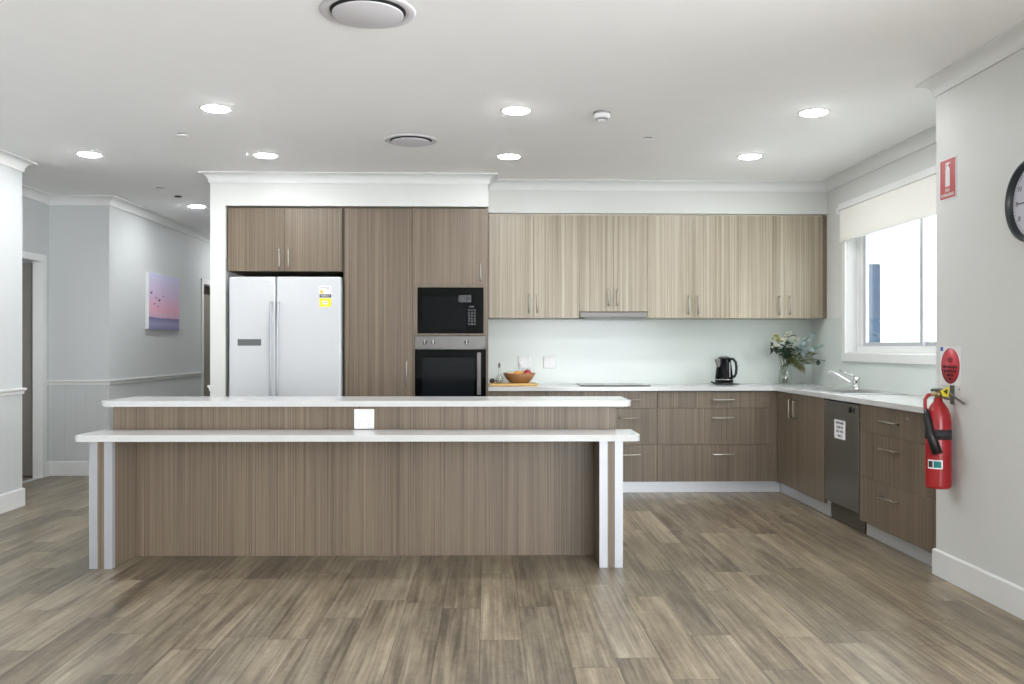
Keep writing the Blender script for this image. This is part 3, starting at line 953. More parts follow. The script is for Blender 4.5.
bw = MB().box(0.662, 1.118, 0.107, 0.1145, 0.74, 0.9).box(0.662, 1.118, 0.421, 0.428, 0.74, 0.9).box(0.662, 0.67, 0.1145, 0.421, 0.74, 0.9).box(1.11, 1.118, 0.1145, 0.421, 0.74, 0.9).box(0.662, 1.118, 0.107, 0.428, 0.732, 0.74)
bw.build('bowl', M['sinksteel'], t)
MB().lathe([(0, 0.7405), (0.04, 0.7405), (0.04, 0.744), (0.0, 0.742)], (0.89, 0.27, 0), seg=20).build('waste', M['darksteel'], t)
XF = Matrix.Identity(4)
# mixer tap
t = thing('mixer_tap', 'chrome single-lever mixer tap behind the sink', 'tap', (2.885, 6.87, 0.905))
MB().lathe([(0, 0.905), (0.030, 0.905), (0.030, 0.912), (0.025, 0.916), (0.025, 0.965), (0.027, 0.970), (0.027, 0.995), (0.016, 1.004), (0, 1.006)], (2.885, 6.87, 0), seg=24).build('body', M['chrome'], t)
MB().tube([(2.880, 6.875, 0.935), (2.83, 6.90, 0.965), (2.76, 6.93, 1.012), (2.715, 6.955, 1.042), (2.703, 6.962, 1.040), (2.701, 6.963, 1.028)], [0.014, 0.0130, 0.0120, 0.0120, 0.0120, 0.0120], 12).build('spout', M['chrome'], t)
MB().tube([(2.885, 6.87, 1.000), (2.84, 6.90, 1.022), (2.775, 6.945, 1.052)], [0.008, 0.006, 0.005], 10).build('lever', M['chrome'], t)

# ---- cooktop
t = thing('cooktop', 'thin black glass cooktop set into the white worktop', 'cooktop', (1.106, 7.80, 0.90))
MB().prism([(0.83, 7.583), (1.402, 7.583), (1.402, 8.02), (0.81, 8.02), (0.81, 7.64)], 0.9003, 0.908, bevel=0.001).build('glass_top', M['blackglass'], t)
for a, b, r_ in ((0.95, 7.70, 0.075), (1.25, 7.70, 0.09), (0.95, 7.90, 0.09), (1.25, 7.90, 0.075)):
    MB().lathe([(r_ - 0.003, 0.9081), (r_ - 0.003, 0.9085), (r_, 0.9085), (r_, 0.9081)], (a, b, 0), seg=40).build('cooking_ring', M['greyplate'], t)

# ---- kettle
KX, KY = 2.108, 7.86
t = thing('kettle', 'black electric kettle with a steel band, on the worktop', 'kettle', (KX, KY, 0.9003))
MB().lathe([(0, 0.9005), (0.082, 0.9005), (0.084, 0.908), (0.080, 0.922), (0.0, 0.924)], (KX, KY, 0), seg=36).build('power_base', M['black'], t)
MB().lathe([(0, 0.925), (0.079, 0.925), (0.080, 0.945), (0.0795, 0.9455), (0.078, 0.97), (0.068, 1.06), (0.058, 1.125), (0.056, 1.132), (0.05, 1.136), (0, 1.138)], (KX, KY, 0), seg=40).build('jug', M['black_gloss'] if 'black_gloss' in M else M['blackglass'], t)
MB().lathe([(0.0805, 0.944), (0.0812, 0.944), (0.0812, 0.950), (0.0800, 0.950)], (KX, KY, 0), seg=40).build('steel_band', M['chrome'], t)
MB().lathe([(0, 1.136), (0.05, 1.136), (0.046, 1.146), (0.03, 1.151), (0.0, 1.153)], (KX, KY, 0), seg=30).build('lid', M['steel'], t)
MB().prism([(KX - 0.088, 1.128), (KX - 0.045, 1.130), (KX - 0.045, 1.060), (KX - 0.064, 1.055), (KX - 0.080, 1.10)], KY - 0.045, KY - 0.005, plane='XZ', bevel=0.004).build('spout', M['steel'], t)
MB().tube([(KX + 0.045, KY - 0.01, 1.130), (KX + 0.078, KY - 0.015, 1.128), (KX + 0.100, KY - 0.018, 1.10), (KX + 0.106, KY - 0.018, 1.05), (KX + 0.102, KY - 0.018, 1.0), (KX + 0.088, KY - 0.015, 0.972), (KX + 0.07, KY - 0.01, 0.975)], 0.0115, 12).build('handle', M['black'], t)
MB().box(KX + 0.028, KX + 0.036, KY - 0.079, KY - 0.05, 0.97, 1.10, 0.003).build('water_gauge', M['alu'], t)
MB().tube([(KX + 0.075, KY, 0.906), (KX + 0.13, KY + 0.02, 0.904), (KX + 0.16, KY + 0.08, 0.9045), (KX + 0.10, KY + 0.17, 0.9045), (KX - 0.05, KY + 0.2, 0.9045)], 0.0035, 8).build('cord', M['black'], t)
MB().tube([(KX - 0.075, KY, 0.912), (KX - 0.105, KY - 0.01, 0.922), (KX - 0.118, KY - 0.01, 0.926)], [0.006, 0.006, 0.009], 8).build('switch', M['black'], t)

# ---- chopping board, bowl and fruit, small bottle
t = MB().box(0.022, 0.44, 7.69, 7.99, 0.9004, 0.918, 0.006, 3)
tag(t.build('chopping_board', M['board']), 'honey-coloured wooden board under the fruit bowl', 'chopping board')
BX, BY = 0.285, 7.83
tag(MB().lathe([(0, 0.9185), (0.07, 0.9185), (0.085, 0.925), (0.122, 0.965), (0.143, 1.005), (0.139, 1.007), (0.116, 0.970), (0.08, 0.932), (0, 0.928)], (BX, BY, 0), seg=44).build('fruit_bowl', M['wood_bowl']), 'brown wooden bowl of fruit on the board', 'bowl')


def fruit(name, label, c, r, mat, squash=0.92, stem=True):
    t_ = thing(name, label, 'fruit', (c[0], c[1], c[2] - r * squash))
    pr_ = [(0, -r * squash * 0.93)]
    for k in range(1, 16):
        a_ = -PI / 2 + PI * k / 16
        pr_.append((r * math.cos(a_), r * squash * math.sin(a_)))
    pr_ += [(0, r * squash * 0.85)]
    MB().lathe(pr_, c, seg=24).build('flesh', M[mat], t_)
    if stem:
        MB().cyl((c[0], c[1], c[2] + r * squash * 0.8), (c[0] + 0.004, c[1], c[2] + r * squash + 0.008), 0.0018, seg=6).build('stem', M['stem'], t_)


fruit('apple', 'red apple at the right side of the fruit bowl', (BX + 0.068, BY - 0.04, 1.005), 0.036, 'apple')
fruit('orange', 'orange in the middle of the fruit bowl', (BX - 0.02, BY - 0.03, 0.990), 0.037, 'orange', 0.95, False)
fruit('orange', 'orange half hidden between the apple and the front orange', (BX + 0.018, BY + 0.03, 0.985), 0.036, 'orange', 0.95, False)
fruit('peach', 'pale peach at the left side of the fruit bowl', (BX - 0.075, BY + 0.01, 0.988), 0.034, 'peach')
fruit('avocado', 'dark avocado at the left end of the wooden board', (0.046, 7.80, 0.9185 + 0.022), 0.024, 'avocado', 0.9, False)
t = thing('glass_cruet', 'round clear glass cruet with a tall neck beside the fruit bowl', 'bottle', (0.108, 7.78, 0.9185))
MB().lathe([(0, 0.9185), (0.026, 0.9185), (0.036, 0.935), (0.038, 0.950), (0.032, 0.972), (0.014, 0.99), (0.010, 1.01), (0.010, 1.06), (0.012, 1.064)], (0.108, 7.78, 0), seg=28).build('glass_body', M['vase'], t)
MB().lathe([(0, 1.055), (0.009, 1.055), (0.009, 1.07), (0.012, 1.075), (0.008, 1.095), (0, 1.10)], (0.108, 7.78, 0), seg=16).build('stopper', M['greyplate'], t)
MB().lathe([(0, 0.9205), (0.024, 0.9205), (0.033, 0.936), (0.034, 0.948), (0, 0.949)], (0.108, 7.78, 0), seg=24).build('contents', M['grey_plastic'], t)

# ---- vase of flowers
VX, VY = 2.66, 7.87
t = thing('glass_vase', 'clear glass vase of stems and water in the worktop corner', 'vase', (VX, VY, 0.9003))
MB().lathe([(0, 0.9005), (0.045, 0.9005), (0.055, 0.91), (0.060, 0.96), (0.052, 1.01), (0.042, 1.045), (0.046, 1.07), (0.0445, 1.07), (0.0405, 1.045), (0.050, 1.01), (0.058, 0.96), (0.053, 0.912), (0, 0.908)], (VX, VY, 0), seg=32).build('glass', M['vase'], t)


def leaf_blade(mb, base, tip, width, up=Vector((0, -0.6, 1)), fold=0.25):
    base, tip = Vector(base), Vector(tip)
    d = tip - base
    s_ = d.cross(up)
    if s_.length < 1e-5:
        s_ = d.cross(Vector((1, 0, 0)))
    s_.normalize()
    u_ = s_.cross(d).normalized()
    rows = []
    b2 = bmesh.new()
    for k, (f_, w_) in enumerate(((0, 0.12), (0.25, 0.8), (0.5, 1.0), (0.75, 0.75), (1.0, 0.06))):
        c_ = base + d * f_ + u_ * (0.12 * d.length * math.sin(PI * f_))
        hw = width * 0.5 * w_
        rows.append((b2.verts.new(c_ - s_ * hw + u_ * hw * fold), b2.verts.new(c_), b2.verts.new(c_ + s_ * hw + u_ * hw * fold)))
    for A, B in zip(rows[:-1], rows[1:]):
        for q in (0, 1):
            f2 = b2.faces.new((A[q], A[q + 1], B[q + 1], B[q]))
            f2.smooth = True
    ret = bmesh.ops.solidify(b2, geom=b2.faces[:], thickness=0.0006)
    mb._merge(b2)


def curve_pts(a, b, sag, n=8):
    a, b = Vector(a), Vector(b)
    return [a.lerp(b, k / (n - 1)) + Vector(sag) * math.sin(PI * k / (n - 1)) for k in range(n)]


rf = random.Random(3)
FOOT = (VX, VY, 0.914)


def foot():
    return (VX + rf.uniform(-0.03, 0.03), VY + rf.uniform(-0.03, 0.03), 0.914)


def mouth():
    return (VX + rf.uniform(-0.028, 0.028), VY + rf.uniform(-0.028, 0.028), 1.07)


def stem_path(tip, sag=(0, 0, 0.03)):
    m_ = mouth()
    return [Vector(foot())] + curve_pts(m_, tip, sag, 7)


def flower_stem(name, label, tip, kind, group=None):
    tip = Vector(tip)
    t_ = thing(name, label, 'flowers' if 'flower' in name else 'foliage', (VX, VY, 0.914), group)
    path = stem_path(tip)
    MB().tube(path, 0.0024, 6).build('stem', M['stem'], t_)
    if kind in ('white', 'yellow'):
        mb = MB()
        for q in range(9):
            c_ = tip + Vector((rf.uniform(-1, 1) * 0.034, rf.uniform(-1, 1) * 0.03, rf.uniform(-0.6, 1) * 0.034))
            dirn = Vector((rf.uniform(-0.6, 0.6), -1, rf.uniform(-0.2, 0.9))).normalized()
            side = dirn.cross(Vector((0, 0, 1))).normalized()
            up_ = side.cross(dirn)
            for w_ in range(5):
                an = 2 * PI * w_ / 5
                tp = c_ + (side * math.cos(an) + up_ * math.sin(an)) * 0.013 + dirn * 0.006
                leaf_blade(mb, c_, tp, 0.011, dirn)
        mb.build('blossom', M['petal'] if kind == 'white' else M['petal_y'], t_)
        lm = MB()
        for q in range(7):
            pbase = path[3].lerp(path[-1], q / 7)
            leaf_blade(lm, pbase, pbase + Vector((rf.uniform(-0.07, 0.07), rf.uniform(-0.05, 0.03), rf.uniform(-0.015, 0.035))), 0.020)
        lm.build('leaves', M['leaf'], t_)
    elif kind == 'gum':
        lm = MB()
        for q in range(26):
            f_ = 0.35 + 0.65 * q / 25
            i_ = min(int(f_ * (len(path) - 1)), len(path) - 2)
            pbase = path[i_].lerp(path[i_ + 1], f_ * (len(path) - 1) - i_)
            o_ = Vector((rf.uniform(-1, 1), rf.uniform(-1, 0.4), rf.uniform(-0.7, 0.9))).normalized() * rf.uniform(0.03, 0.046)
            leaf_blade(lm, pbase, pbase + o_, rf.uniform(0.024, 0.032), Vector((0, -1, 0.3)))
        lm.build('leaves', M['leaf_blue'], t_)
    elif kind == 'frond':
        lm = MB()
        n_ = len(path)
        for q in range(15):
            f_ = 0.3 + 0.7 * q / 14
            i_ = min(int(f_ * (n_ - 1)), n_ - 2)
            pbase = path[i_].lerp(path[i_ + 1], f_ * (n_ - 1) - i_)
            dd = (path[i_ + 1] - path[i_]).normalized()
            for sg in (-1, 1):
                sd_ = dd.cross(Vector((0, -1, 0.2))).normalized() * sg
                tp = pbase + (dd * 0.75 + sd_ * 0.8).normalized() * (0.09 * (1.1 - 0.5 * abs(f_ - 0.5))) + Vector((0, 0, -0.02))
                leaf_blade(lm, pbase, tp, 0.009)
        lm.build('leaflets', M['leaf_olive'], t_)
    elif kind == 'green':
        lm = MB()
        for q in range(18):
            f_ = 0.3 + 0.7 * q / 17
            i_ = min(int(f_ * (len(path) - 1)), len(path) - 2)
            pbase = path[i_].lerp(path[i_ + 1], f_ * (len(path) - 1) - i_)
            o_ = Vector((rf.uniform(-1, 1), rf.uniform(-0.8, 0.5), rf.uniform(-0.6, 0.7))).normalized() * rf.uniform(0.06, 0.09)
            leaf_blade(lm, pbase, pbase + o_, rf.uniform(0.018, 0.028))
        lm.build('leaves', M['leaf'], t_)
    elif kind == 'big':
        lm = MB()
        leaf_blade(lm, path[-1], path[-1] + Vector((0.055, -0.01, 0.012)), 0.05, Vector((0, -1, 0.2)))
        leaf_blade(lm, path[-2], path[-2] + Vector((-0.02, -0.02, -0.05)), 0.04, Vector((0, -1, 0.2)))
        lm.build('leaves', M['leaf_teal'], t_)


flower_stem('white_flower_stem', 'tallest white flower cluster of the vase, at top centre', (VX + 0.02, VY - 0.02, 1.335), 'white')
flower_stem('white_flower_stem', 'white flower cluster in the vase just right of the tallest one', (VX + 0.075, VY - 0.03, 1.300), 'white')
flower_stem('white_flower_stem', 'white flower cluster in the vase between yellow head and tallest white one', (VX - 0.025, VY - 0.05, 1.285), 'white')
flower_stem('white_flower_stem', 'lowest white flower cluster, at the left edge of the vase arrangement', (VX - 0.105, VY - 0.04, 1.245), 'white')
flower_stem('yellow_flower_stem', 'yellow-green flower head at the upper left of the vase arrangement', (VX - 0.085, VY - 0.02, 1.305), 'yellow')
flower_stem('gum_leaf_stem', 'pale blue-green gum leaf stem in the vase, the tallest of its kind', (VX + 0.225, VY - 0.06, 1.345), 'gum')
flower_stem('gum_leaf_stem', 'pale blue-green gum leaf stem in the vase, spreading furthest right', (VX + 0.28, VY - 0.13, 1.235), 'gum')
flower_stem('gum_leaf_stem', 'pale blue-green gum leaf stem in the vase, behind the other two', (VX + 0.19, VY - 0.01, 1.255), 'gum')
flower_stem('drooping_fern_frond', 'olive fern frond drooping lowest on the right of the vase', (VX + 0.12, VY - 0.12, 1.08), 'frond')
flower_stem('drooping_fern_frond', 'olive fern frond reaching out to the right above the lowest one', (VX + 0.20, VY - 0.10, 1.15), 'frond')
flower_stem('drooping_fern_frond', 'olive fern frond hanging just over the vase rim', (VX + 0.05, VY - 0.13, 1.13), 'frond')
flower_stem('green_leaf_stem', 'dark green leafy stem leaning left over the vase', (VX - 0.14, VY - 0.03, 1.235), 'green')
flower_stem('green_leaf_stem', 'dark green leafy stem in the middle of the vase, under the white flowers', (VX + 0.01, VY - 0.02, 1.235), 'green')
flower_stem('green_leaf_stem', 'dark green leafy stem in the vase below the blue-green leaves', (VX + 0.13, VY - 0.03, 1.215), 'green')
flower_stem('broad_leaf_stem', 'stem with a single broad dark leaf standing out far right of the vase', (VX + 0.33, VY - 0.10, 1.115), 'big')

# ------------------------------------------------------------------ island
ISL = Matrix.Translation((-2.216, 5.024, 0)) @ Matrix.Rotation(-0.018, 4, 'Z')
XF = ISL
t = thing('kitchen_island', 'long taupe island bench with two end panels and kneehole front', 'kitchen island', (1.5, 0.4, 0))
MB().box(0.003, 2.973, 0.30, 0.318, 0.0005, 0.8855).build('front_panel', M['lam'], t)
MB().box(0.003, 2.973, 0.319, 0.68, 0.0005, 0.8855).build('carcass', M['carcass'], t)
MB().box(0.001, 0.012, 0.319, 0.68, 0.0005, 0.8855).build('side_panel', M['lam'], t)
MB().box(2.967, 2.978, 0.319, 0.68, 0.0005, 0.8855).build('side_panel', M['lam'], t)
for a, b in ((0.0, 0.128), (2.847, 2.978)):
    ep = MB().box(a + 0.002, b - 0.002, 0.002, 0.2995, 0.0005, 0.7125).build('end_panel', M['lam'], t)
    ret_in = 0.036
    tr = MB().box(a, a + 0.045, -0.001, 0.002, 0.0005, 0.7125)
    tr.box(a - 0.0005, a + 0.002, 0.002, ret_in if a < 1 else 0.004, 0.0005, 0.7125)
    tr.build('corner_trim', M['alu'], ep)
    tr = MB().box(b - 0.045, b, -0.001, 0.002, 0.0005, 0.7125)
    tr.box(b - 0.002, b + 0.0005, 0.002, ret_in, 0.0005, 0.7125)
    tr.build('corner_trim', M['alu'], ep)


def rounded(x0, x1, y0, y1, r, corners=(1, 1, 1, 1)):
    out = []
    for (cx, cy, a0), on in zip(((x0 + r, y0 + r, 180), (x1 - r, y0 + r, 270), (x1 - r, y1 - r, 0), (x0 + r, y1 - r, 90)), corners):
        if on:
            for k in range(7):
                a_ = math.radians(a0 + 15 * k)
                out.append((cx + r * math.cos(a_), cy + r * math.sin(a_)))
        else:
            out.append({180: (x0, y0), 270: (x1, y0), 0: (x1, y1), 90: (x0, y1)}[a0])
    return out


tag(MB().prism(rounded(-0.066, 3.069, -0.045, 0.2995, 0.022, (1, 1, 0, 0)), 0.713, 0.749, bevel=0.004).build('benchtop', M['stone']), 'lower white stone shelf along the front of the island', 'benchtop')
tag(MB().prism(rounded(-0.058, 3.063, 0.262, 0.735, 0.022), 0.886, 0.920, bevel=0.004).build('benchtop', M['stone']), 'upper white stone benchtop of the island', 'benchtop')
power_point('white double power point on the island front between its two benchtops', 1.484, 0.2995, 0.811, w=0.119, h=0.117)
XF = Matrix.Identity(4)

# ------------------------------------------------------------------ roller blind
t = thing('roller_blind', 'ivory roller blind half lowered over the kitchen window', 'blind', (2.94, 6.3, 2.13))
MB().box(2.930, 2.9645, 5.08, 7.352, 2.372, 2.425, 0.003).build('head_rail', M['trim'], t)
MB().cyl((2.953, 5.10, 2.358), (2.953, 7.33, 2.358), 0.011, seg=20).build('roller_tube', M['blind'], t)
MB().box(2.939, 2.9415, 5.10, 7.335, 2.120, 2.371).build('fabric', M['blind'], t)
MB().box(2.934, 2.947, 5.10, 7.340, 2.104, 2.122, 0.004).build('bottom_rail', M['trim'], t)
MB().box(2.936, 2.964, 7.337, 7.352, 2.33, 2.371, 0.003).build('bracket', M['white'], t)
tag(MB().box(2.968, 2.9895, 7.43, 7.49, 2.355, 2.415, 0.004).build('junction_box', M['white']), 'small white box on the wall left of the blind', 'box')

# ------------------------------------------------------------------ signs, clock, extinguisher on the near right wall
WX = 2.4448
XF = Matrix.Translation((0, -0.049, -0.027))
t = thing('fire_extinguisher_sign', 'red location sign with a white extinguisher symbol, high on the right wall', 'sign', (WX, 4.70, 2.05))
MB().box(WX - 0.003, WX, 4.617, 4.785, 2.046, 2.266).build('white_border', M['white'], t)
MB().box(WX - 0.0036, WX - 0.0028, 4.624, 4.778, 2.053, 2.259).build('red_panel', M['signred'], t)
MB().prism([(4.679, 2.115), (4.679, 2.205), (4.686, 2.217), (4.694, 2.222), (4.694, 2.232), (4.672, 2.234), (4.672, 2.240), (4.700, 2.243), (4.722, 2.240), (4.722, 2.215), (4.716, 2.215), (4.716, 2.232), (4.708, 2.232), (4.708, 2.222), (4.716, 2.217), (4.723, 2.205), (4.723, 2.115)], WX - 0.0042, WX - 0.0034, plane='YZ').build('extinguisher_symbol', M['white'], t)
text_mesh('sign_words', 'FIRE', 0.026, M['white'], t, facing_left(WX - 0.0037, 4.701, 2.095), bold=True)
text_mesh('sign_words', 'EXTINGUISHER', 0.024, M['white'], t, facing_left(WX - 0.0037, 4.701, 2.070), bold=True, sx=0.78)

XF = Matrix.Translation((0, -0.046, -0.0145))
t = thing('extinguisher_type_sign', 'square white sign with a red disc above the fire extinguisher', 'sign', (WX, 4.675, 1.05))
MB().box(WX - 0.003, WX, 4.572, 4.780, 1.050, 1.255).build('white_plate', M['white'], t)
MB().lathe([(0, 0), (0.094, 0), (0.094, 0.0008), (0, 0.0008)], (WX - 0.0029, 4.672, 1.152), axis='X', seg=48).build('red_disc', M['discred'], t)
MB().lathe([(0.088, 0), (0.0905, 0), (0.0905, 0.0003), (0.088, 0.0003)], (WX - 0.0037, 4.672, 1.152), axis='X', seg=48).build('disc_ring', M['ink'], t)
MB().box(WX - 0.0042, WX - 0.003, 4.745, 4.772, 1.230, 1.252).build('blue_mark', M['blue'], t)
for k, (wds, sz) in enumerate((('CO2', 0.030), ('FIRE EXTINGUISHER', 0.019), ('ELECTRICAL FIRES', 0.019), ('INDOOR', 0.018), ('USE', 0.018))):
    text_mesh('sign_words', wds, sz, M['ink'], t, facing_left(WX - 0.0042, 4.672, (1.182, 1.146, 1.124, 1.103, 1.083)[k]), bold=True, sx=0.85)

XF = Matrix.Identity(4)
t = thing('wall_clock', 'round wall clock with charcoal rim on the near right wall', 'clock', (WX, 3.88, 1.70))
CY, CZ, CR = 3.882, 1.890, 0.189
MB().lathe([(CR - 0.022, 0.0), (CR, 0.0), (CR + 0.002, 0.02), (CR - 0.004, 0.042), (CR - 0.014, 0.045), (CR - 0.020, 0.038), (CR - 0.022, 0.014)], (WX, CY, CZ), axis='X', seg=72).build('rim', M['clockrim'], t)
fc = MB().lathe([(0, 0.0), (CR - 0.0225, 0.0), (CR - 0.0225, 0.013), (0, 0.013)], (WX, CY, CZ), axis='X', seg=60, smooth=False).build('face', M['clockface'], t)
for h_ in range(12):
    a_ = math.radians(90 - 30 * (h_ + 1))
    text_mesh('numeral', str(h_ + 1), 0.034, M['greyplate'], fc, facing_left(WX - 0.0138, CY - 0.135 * math.cos(a_), CZ + 0.135 * math.sin(a_)))
tk = MB()
for k in range(60):
    a_ = 2 * PI * k / 60
    ln = 0.008 if k % 5 else 0.014
    R_ = Matrix.Translation((WX - 0.0135, CY, CZ)) @ Matrix.Rotation(a_, 4, 'X')
    tk.box(-0.0005, 0.0005, -0.0008, 0.0008, 0.160 - ln, 0.160, rot=R_)
tk.build('minute_track', M['greyplate'], fc)
for nm, ang, ln, wd, off in (('hour_hand', 228, 0.085, 0.007, 0.017), ('minute_hand', 270, 0.125, 0.005, 0.020)):
    a_ = math.radians(ang)
    R_ = Matrix.Translation((WX - off, CY, CZ)) @ Matrix.Rotation(-a_, 4, 'X')
    # clockwise as read from the room
    R_ = Matrix.Translation((WX - off, CY, CZ)) @ Matrix.Rotation(a_, 4, 'X')
    MB().box(-0.0008, 0.0008, -wd / 2, wd / 2, -0.02, ln, rot=R_).build(nm, M['clockrim'], t)
MB().lathe([(0, 0.013), (0.008, 0.013), (0.008, 0.023), (0, 0.024)], (WX, CY, CZ), axis='X', seg=20).build('hub', M['clockrim'], t)

EX, EY = 2.368, 4.608
XF = Matrix.Translation((0, 0, -0.014))
t = thing('fire_extinguisher', 'red carbon dioxide fire extinguisher with black horn hung on the wall', 'fire extinguisher', (EX, EY, 0.51))
MB().lathe([(0, 0.512), (0.055, 0.512), (0.063, 0.520), (0.064, 0.53), (0.064, 0.86), (0.060, 0.895), (0.048, 0.928), (0.032, 0.953), (0.022, 0.965), (0.020, 0.985), (0, 0.986)], (EX, EY, 0), seg=40).build('cylinder', M['red'], t)
MB().lathe([(0.0642, 0.770), (0.0648, 0.770), (0.0648, 0.822), (0.0642, 0.822)], (EX, EY, 0), seg=40).build('black_band', M['ink'], t)


def wrap_label(name, mat, a0, a1, z0, z1, r, parent, n=10):
    mb = MB()
    b2 = bmesh.new()
    lo, hi = [], []
    for k in range(n + 1):
        a_ = math.radians(a0 + (a1 - a0) * k / n)
        lo.append([b2.verts.new((EX + q * math.cos(a_), EY + q * math.sin(a_), z0)) for q in (r, r + 0.0006)])
        hi.append([b2.verts.new((EX + q * math.cos(a_), EY + q * math.sin(a_), z1)) for q in (r, r + 0.0006)])
    for k in range(n):
        for q in (0, 1):
            b2.faces.new((lo[k][q], lo[k + 1][q], hi[k + 1][q], hi[k][q]))
        b2.faces.new((hi[k][0], hi[k + 1][0], hi[k + 1][1], hi[k][1])); b2.faces.new((lo[k][0], lo[k + 1][0], lo[k + 1][1], lo[k][1]))
    mb._merge(b2)
    return mb.build(name, mat, parent)


wrap_label('class_label', M['paper'], 195, 262, 0.618, 0.664, 0.0642, t)
wrap_label('class_square', M['ink'], 199, 219, 0.624, 0.658, 0.0650, t)
wrap_label('class_square', M['teal'], 223, 256, 0.624, 0.658, 0.0650, t)
for k in range(6):
    wrap_label('instruction_line', M['discred'], 240, 300, 0.690 + 0.012 * k, 0.694 + 0.012 * k, 0.0642, t)
MB().lathe([(0, 0.984), (0.017, 0.984), (0.017, 0.992), (0.022, 0.994), (0.022, 1.012), (0.012, 1.020), (0, 1.021)], (EX, EY, 0), seg=20).cyl((EX, EY, 1.002), (EX - 0.040, EY + 0.005, 1.002), 0.009).build('valve', M['brass'], t)
lv = MB()
lv.tube([(EX - 0.02, EY + 0.03, 1.024), (EX + 0.0, EY - 0.03, 1.030), (EX + 0.02, EY - 0.10, 1.005), (EX + 0.03, EY - 0.20, 0.965)], [0.008, 0.007, 0.006, 0.006], 8)
lv.tube([(EX - 0.01, EY + 0.01, 1.010), (EX + 0.01, EY - 0.05, 0.985), (EX + 0.02, EY - 0.10, 0.980)], [0.007, 0.006, 0.005], 8)
lv.build('squeeze_lever', M['steel'], t)
MB().tube([(EX - 0.036, EY + 0.005, 1.002), (EX - 0.052, EY + 0.008, 0.998), (EX - 0.066, EY + 0.008, 0.975), (EX - 0.070, EY, 0.945), (EX - 0.070, EY - 0.01, 0.915)], 0.009, 10).build('hose', M['red'], t)
MB().tube([(EX - 0.070, EY - 0.01, 0.925), (EX - 0.070, EY - 0.02, 0.895), (EX - 0.064, EY - 0.045, 0.80), (EX - 0.047, EY - 0.085, 0.70)], [0.012, 0.018, 0.022, 0.026], 16).build('discharge_horn', M['black'], t)
MB().prism([(EY - 0.035, 1.022), (EY - 0.120, 1.050), (EY - 0.115, 0.995), (EY - 0.06, 0.995)], EX - 0.006, EX - 0.004, plane='YZ').build('inspection_tag', M['yellow'], t)
MB().prism([(EY - 0.065, 1.022), (EY - 0.108, 1.034), (EY - 0.102, 1.008)], EX - 0.0075, EX - 0.006, plane='YZ').build('tag_print', M['ink'], t)
MB().box(EX + 0.0, WX, EY - 0.012, EY + 0.012, 0.987, 1.001).box(WX - 0.004, WX, EY - 0.02, EY + 0.02, 0.95, 1.05).build('wall_bracket', M['steel'], t)
XF = Matrix.Identity(4)
tag(MB().lathe([(0, 0), (0.005, 0), (0.004, 0.004), (0, 0.005)], (WX, 4.54, 1.018), axis='X', seg=12).build('wall_screw', M['steel']), 'small screw in the wall under the square sign', 'screw')

# ------------------------------------------------------------------ hall picture
def make_sea_mat():
    m, nt, b = new_mat('dusk_seascape_print')
    tc = N(nt, 'ShaderNodeTexCoord')
    s = N(nt, 'ShaderNodeSeparateXYZ')
    L(nt, tc.outputs['Generated'], s.inputs[0])
    nz = N(nt, 'ShaderNodeTexNoise')
    mp = N(nt, 'ShaderNodeMapping')
    mp.inputs['Scale'].default_value = (1, 3, 22)
    L(nt, tc.outputs['Generated'], mp.inputs[0]); L(nt, mp.outputs[0], nz.inputs['Vector'])
    nz.inputs['Scale'].default_value = 2
    z = math_n(nt, 'ADD', s.outputs[2], math_n(nt, 'MULTIPLY_ADD', nz.outputs['Fac'], 0.05, -0.025))
    cr = N(nt, 'ShaderNodeValToRGB')
    e = cr.color_ramp.elements
    e[0].position = 0.0; e[0].color = srgb(116, 120, 160)
    e[1].position = 1.0; e[1].color = srgb(192, 196, 224)
    for p, c in ((0.10, srgb(150, 146, 180)), (0.18, srgb(122, 120, 158)), (0.205, srgb(112, 108, 148)), (0.215, srgb(206, 170, 192)), (0.36, srgb(222, 168, 190)), (0.6, srgb(206, 180, 208))):
        e.new(p).color = c
    L(nt, z, cr.inputs[0]); L(nt, cr.outputs[0], b.inputs['Base Color'])
    b.inputs['Roughness'].default_value = 0.7
    return m


PX = -3.6295
t = thing('canvas_picture', 'canvas print of birds over a pink and lilac sea on the hall wall', 'picture', (PX, 9.95, 1.417))
MB().box(PX, PX + 0.038, 9.56, 10.49, 1.425, 2.035, 0.002).build('canvas_frame', M['white'], t)
MB().box(PX + 0.0375, PX + 0.0395, 9.562, 10.488, 1.427, 2.033).build('printed_face', make_sea_mat(), t)
for by, bz, sc in ((9.63, 1.80, 1.2), (9.77, 1.755, 0.8), (9.86, 1.73, 1.1), (9.72, 1.69, 0.8), (9.82, 1.665, 0.7), (9.98, 1.785, 0.7)):
    MB().prism([(by, bz), (by - 0.012 * sc, bz + 0.008 * sc), (by - 0.030 * sc, bz + 0.012 * sc), (by - 0.012 * sc, bz + 0.030 * sc), (by, bz + 0.012 * sc),
                (by + 0.012 * sc, bz + 0.030 * sc), (by + 0.030 * sc, bz + 0.012 * sc), (by + 0.012 * sc, bz + 0.008 * sc)], PX + 0.0395, PX + 0.0400, plane='YZ').build('printed_bird', M['ink'], t)

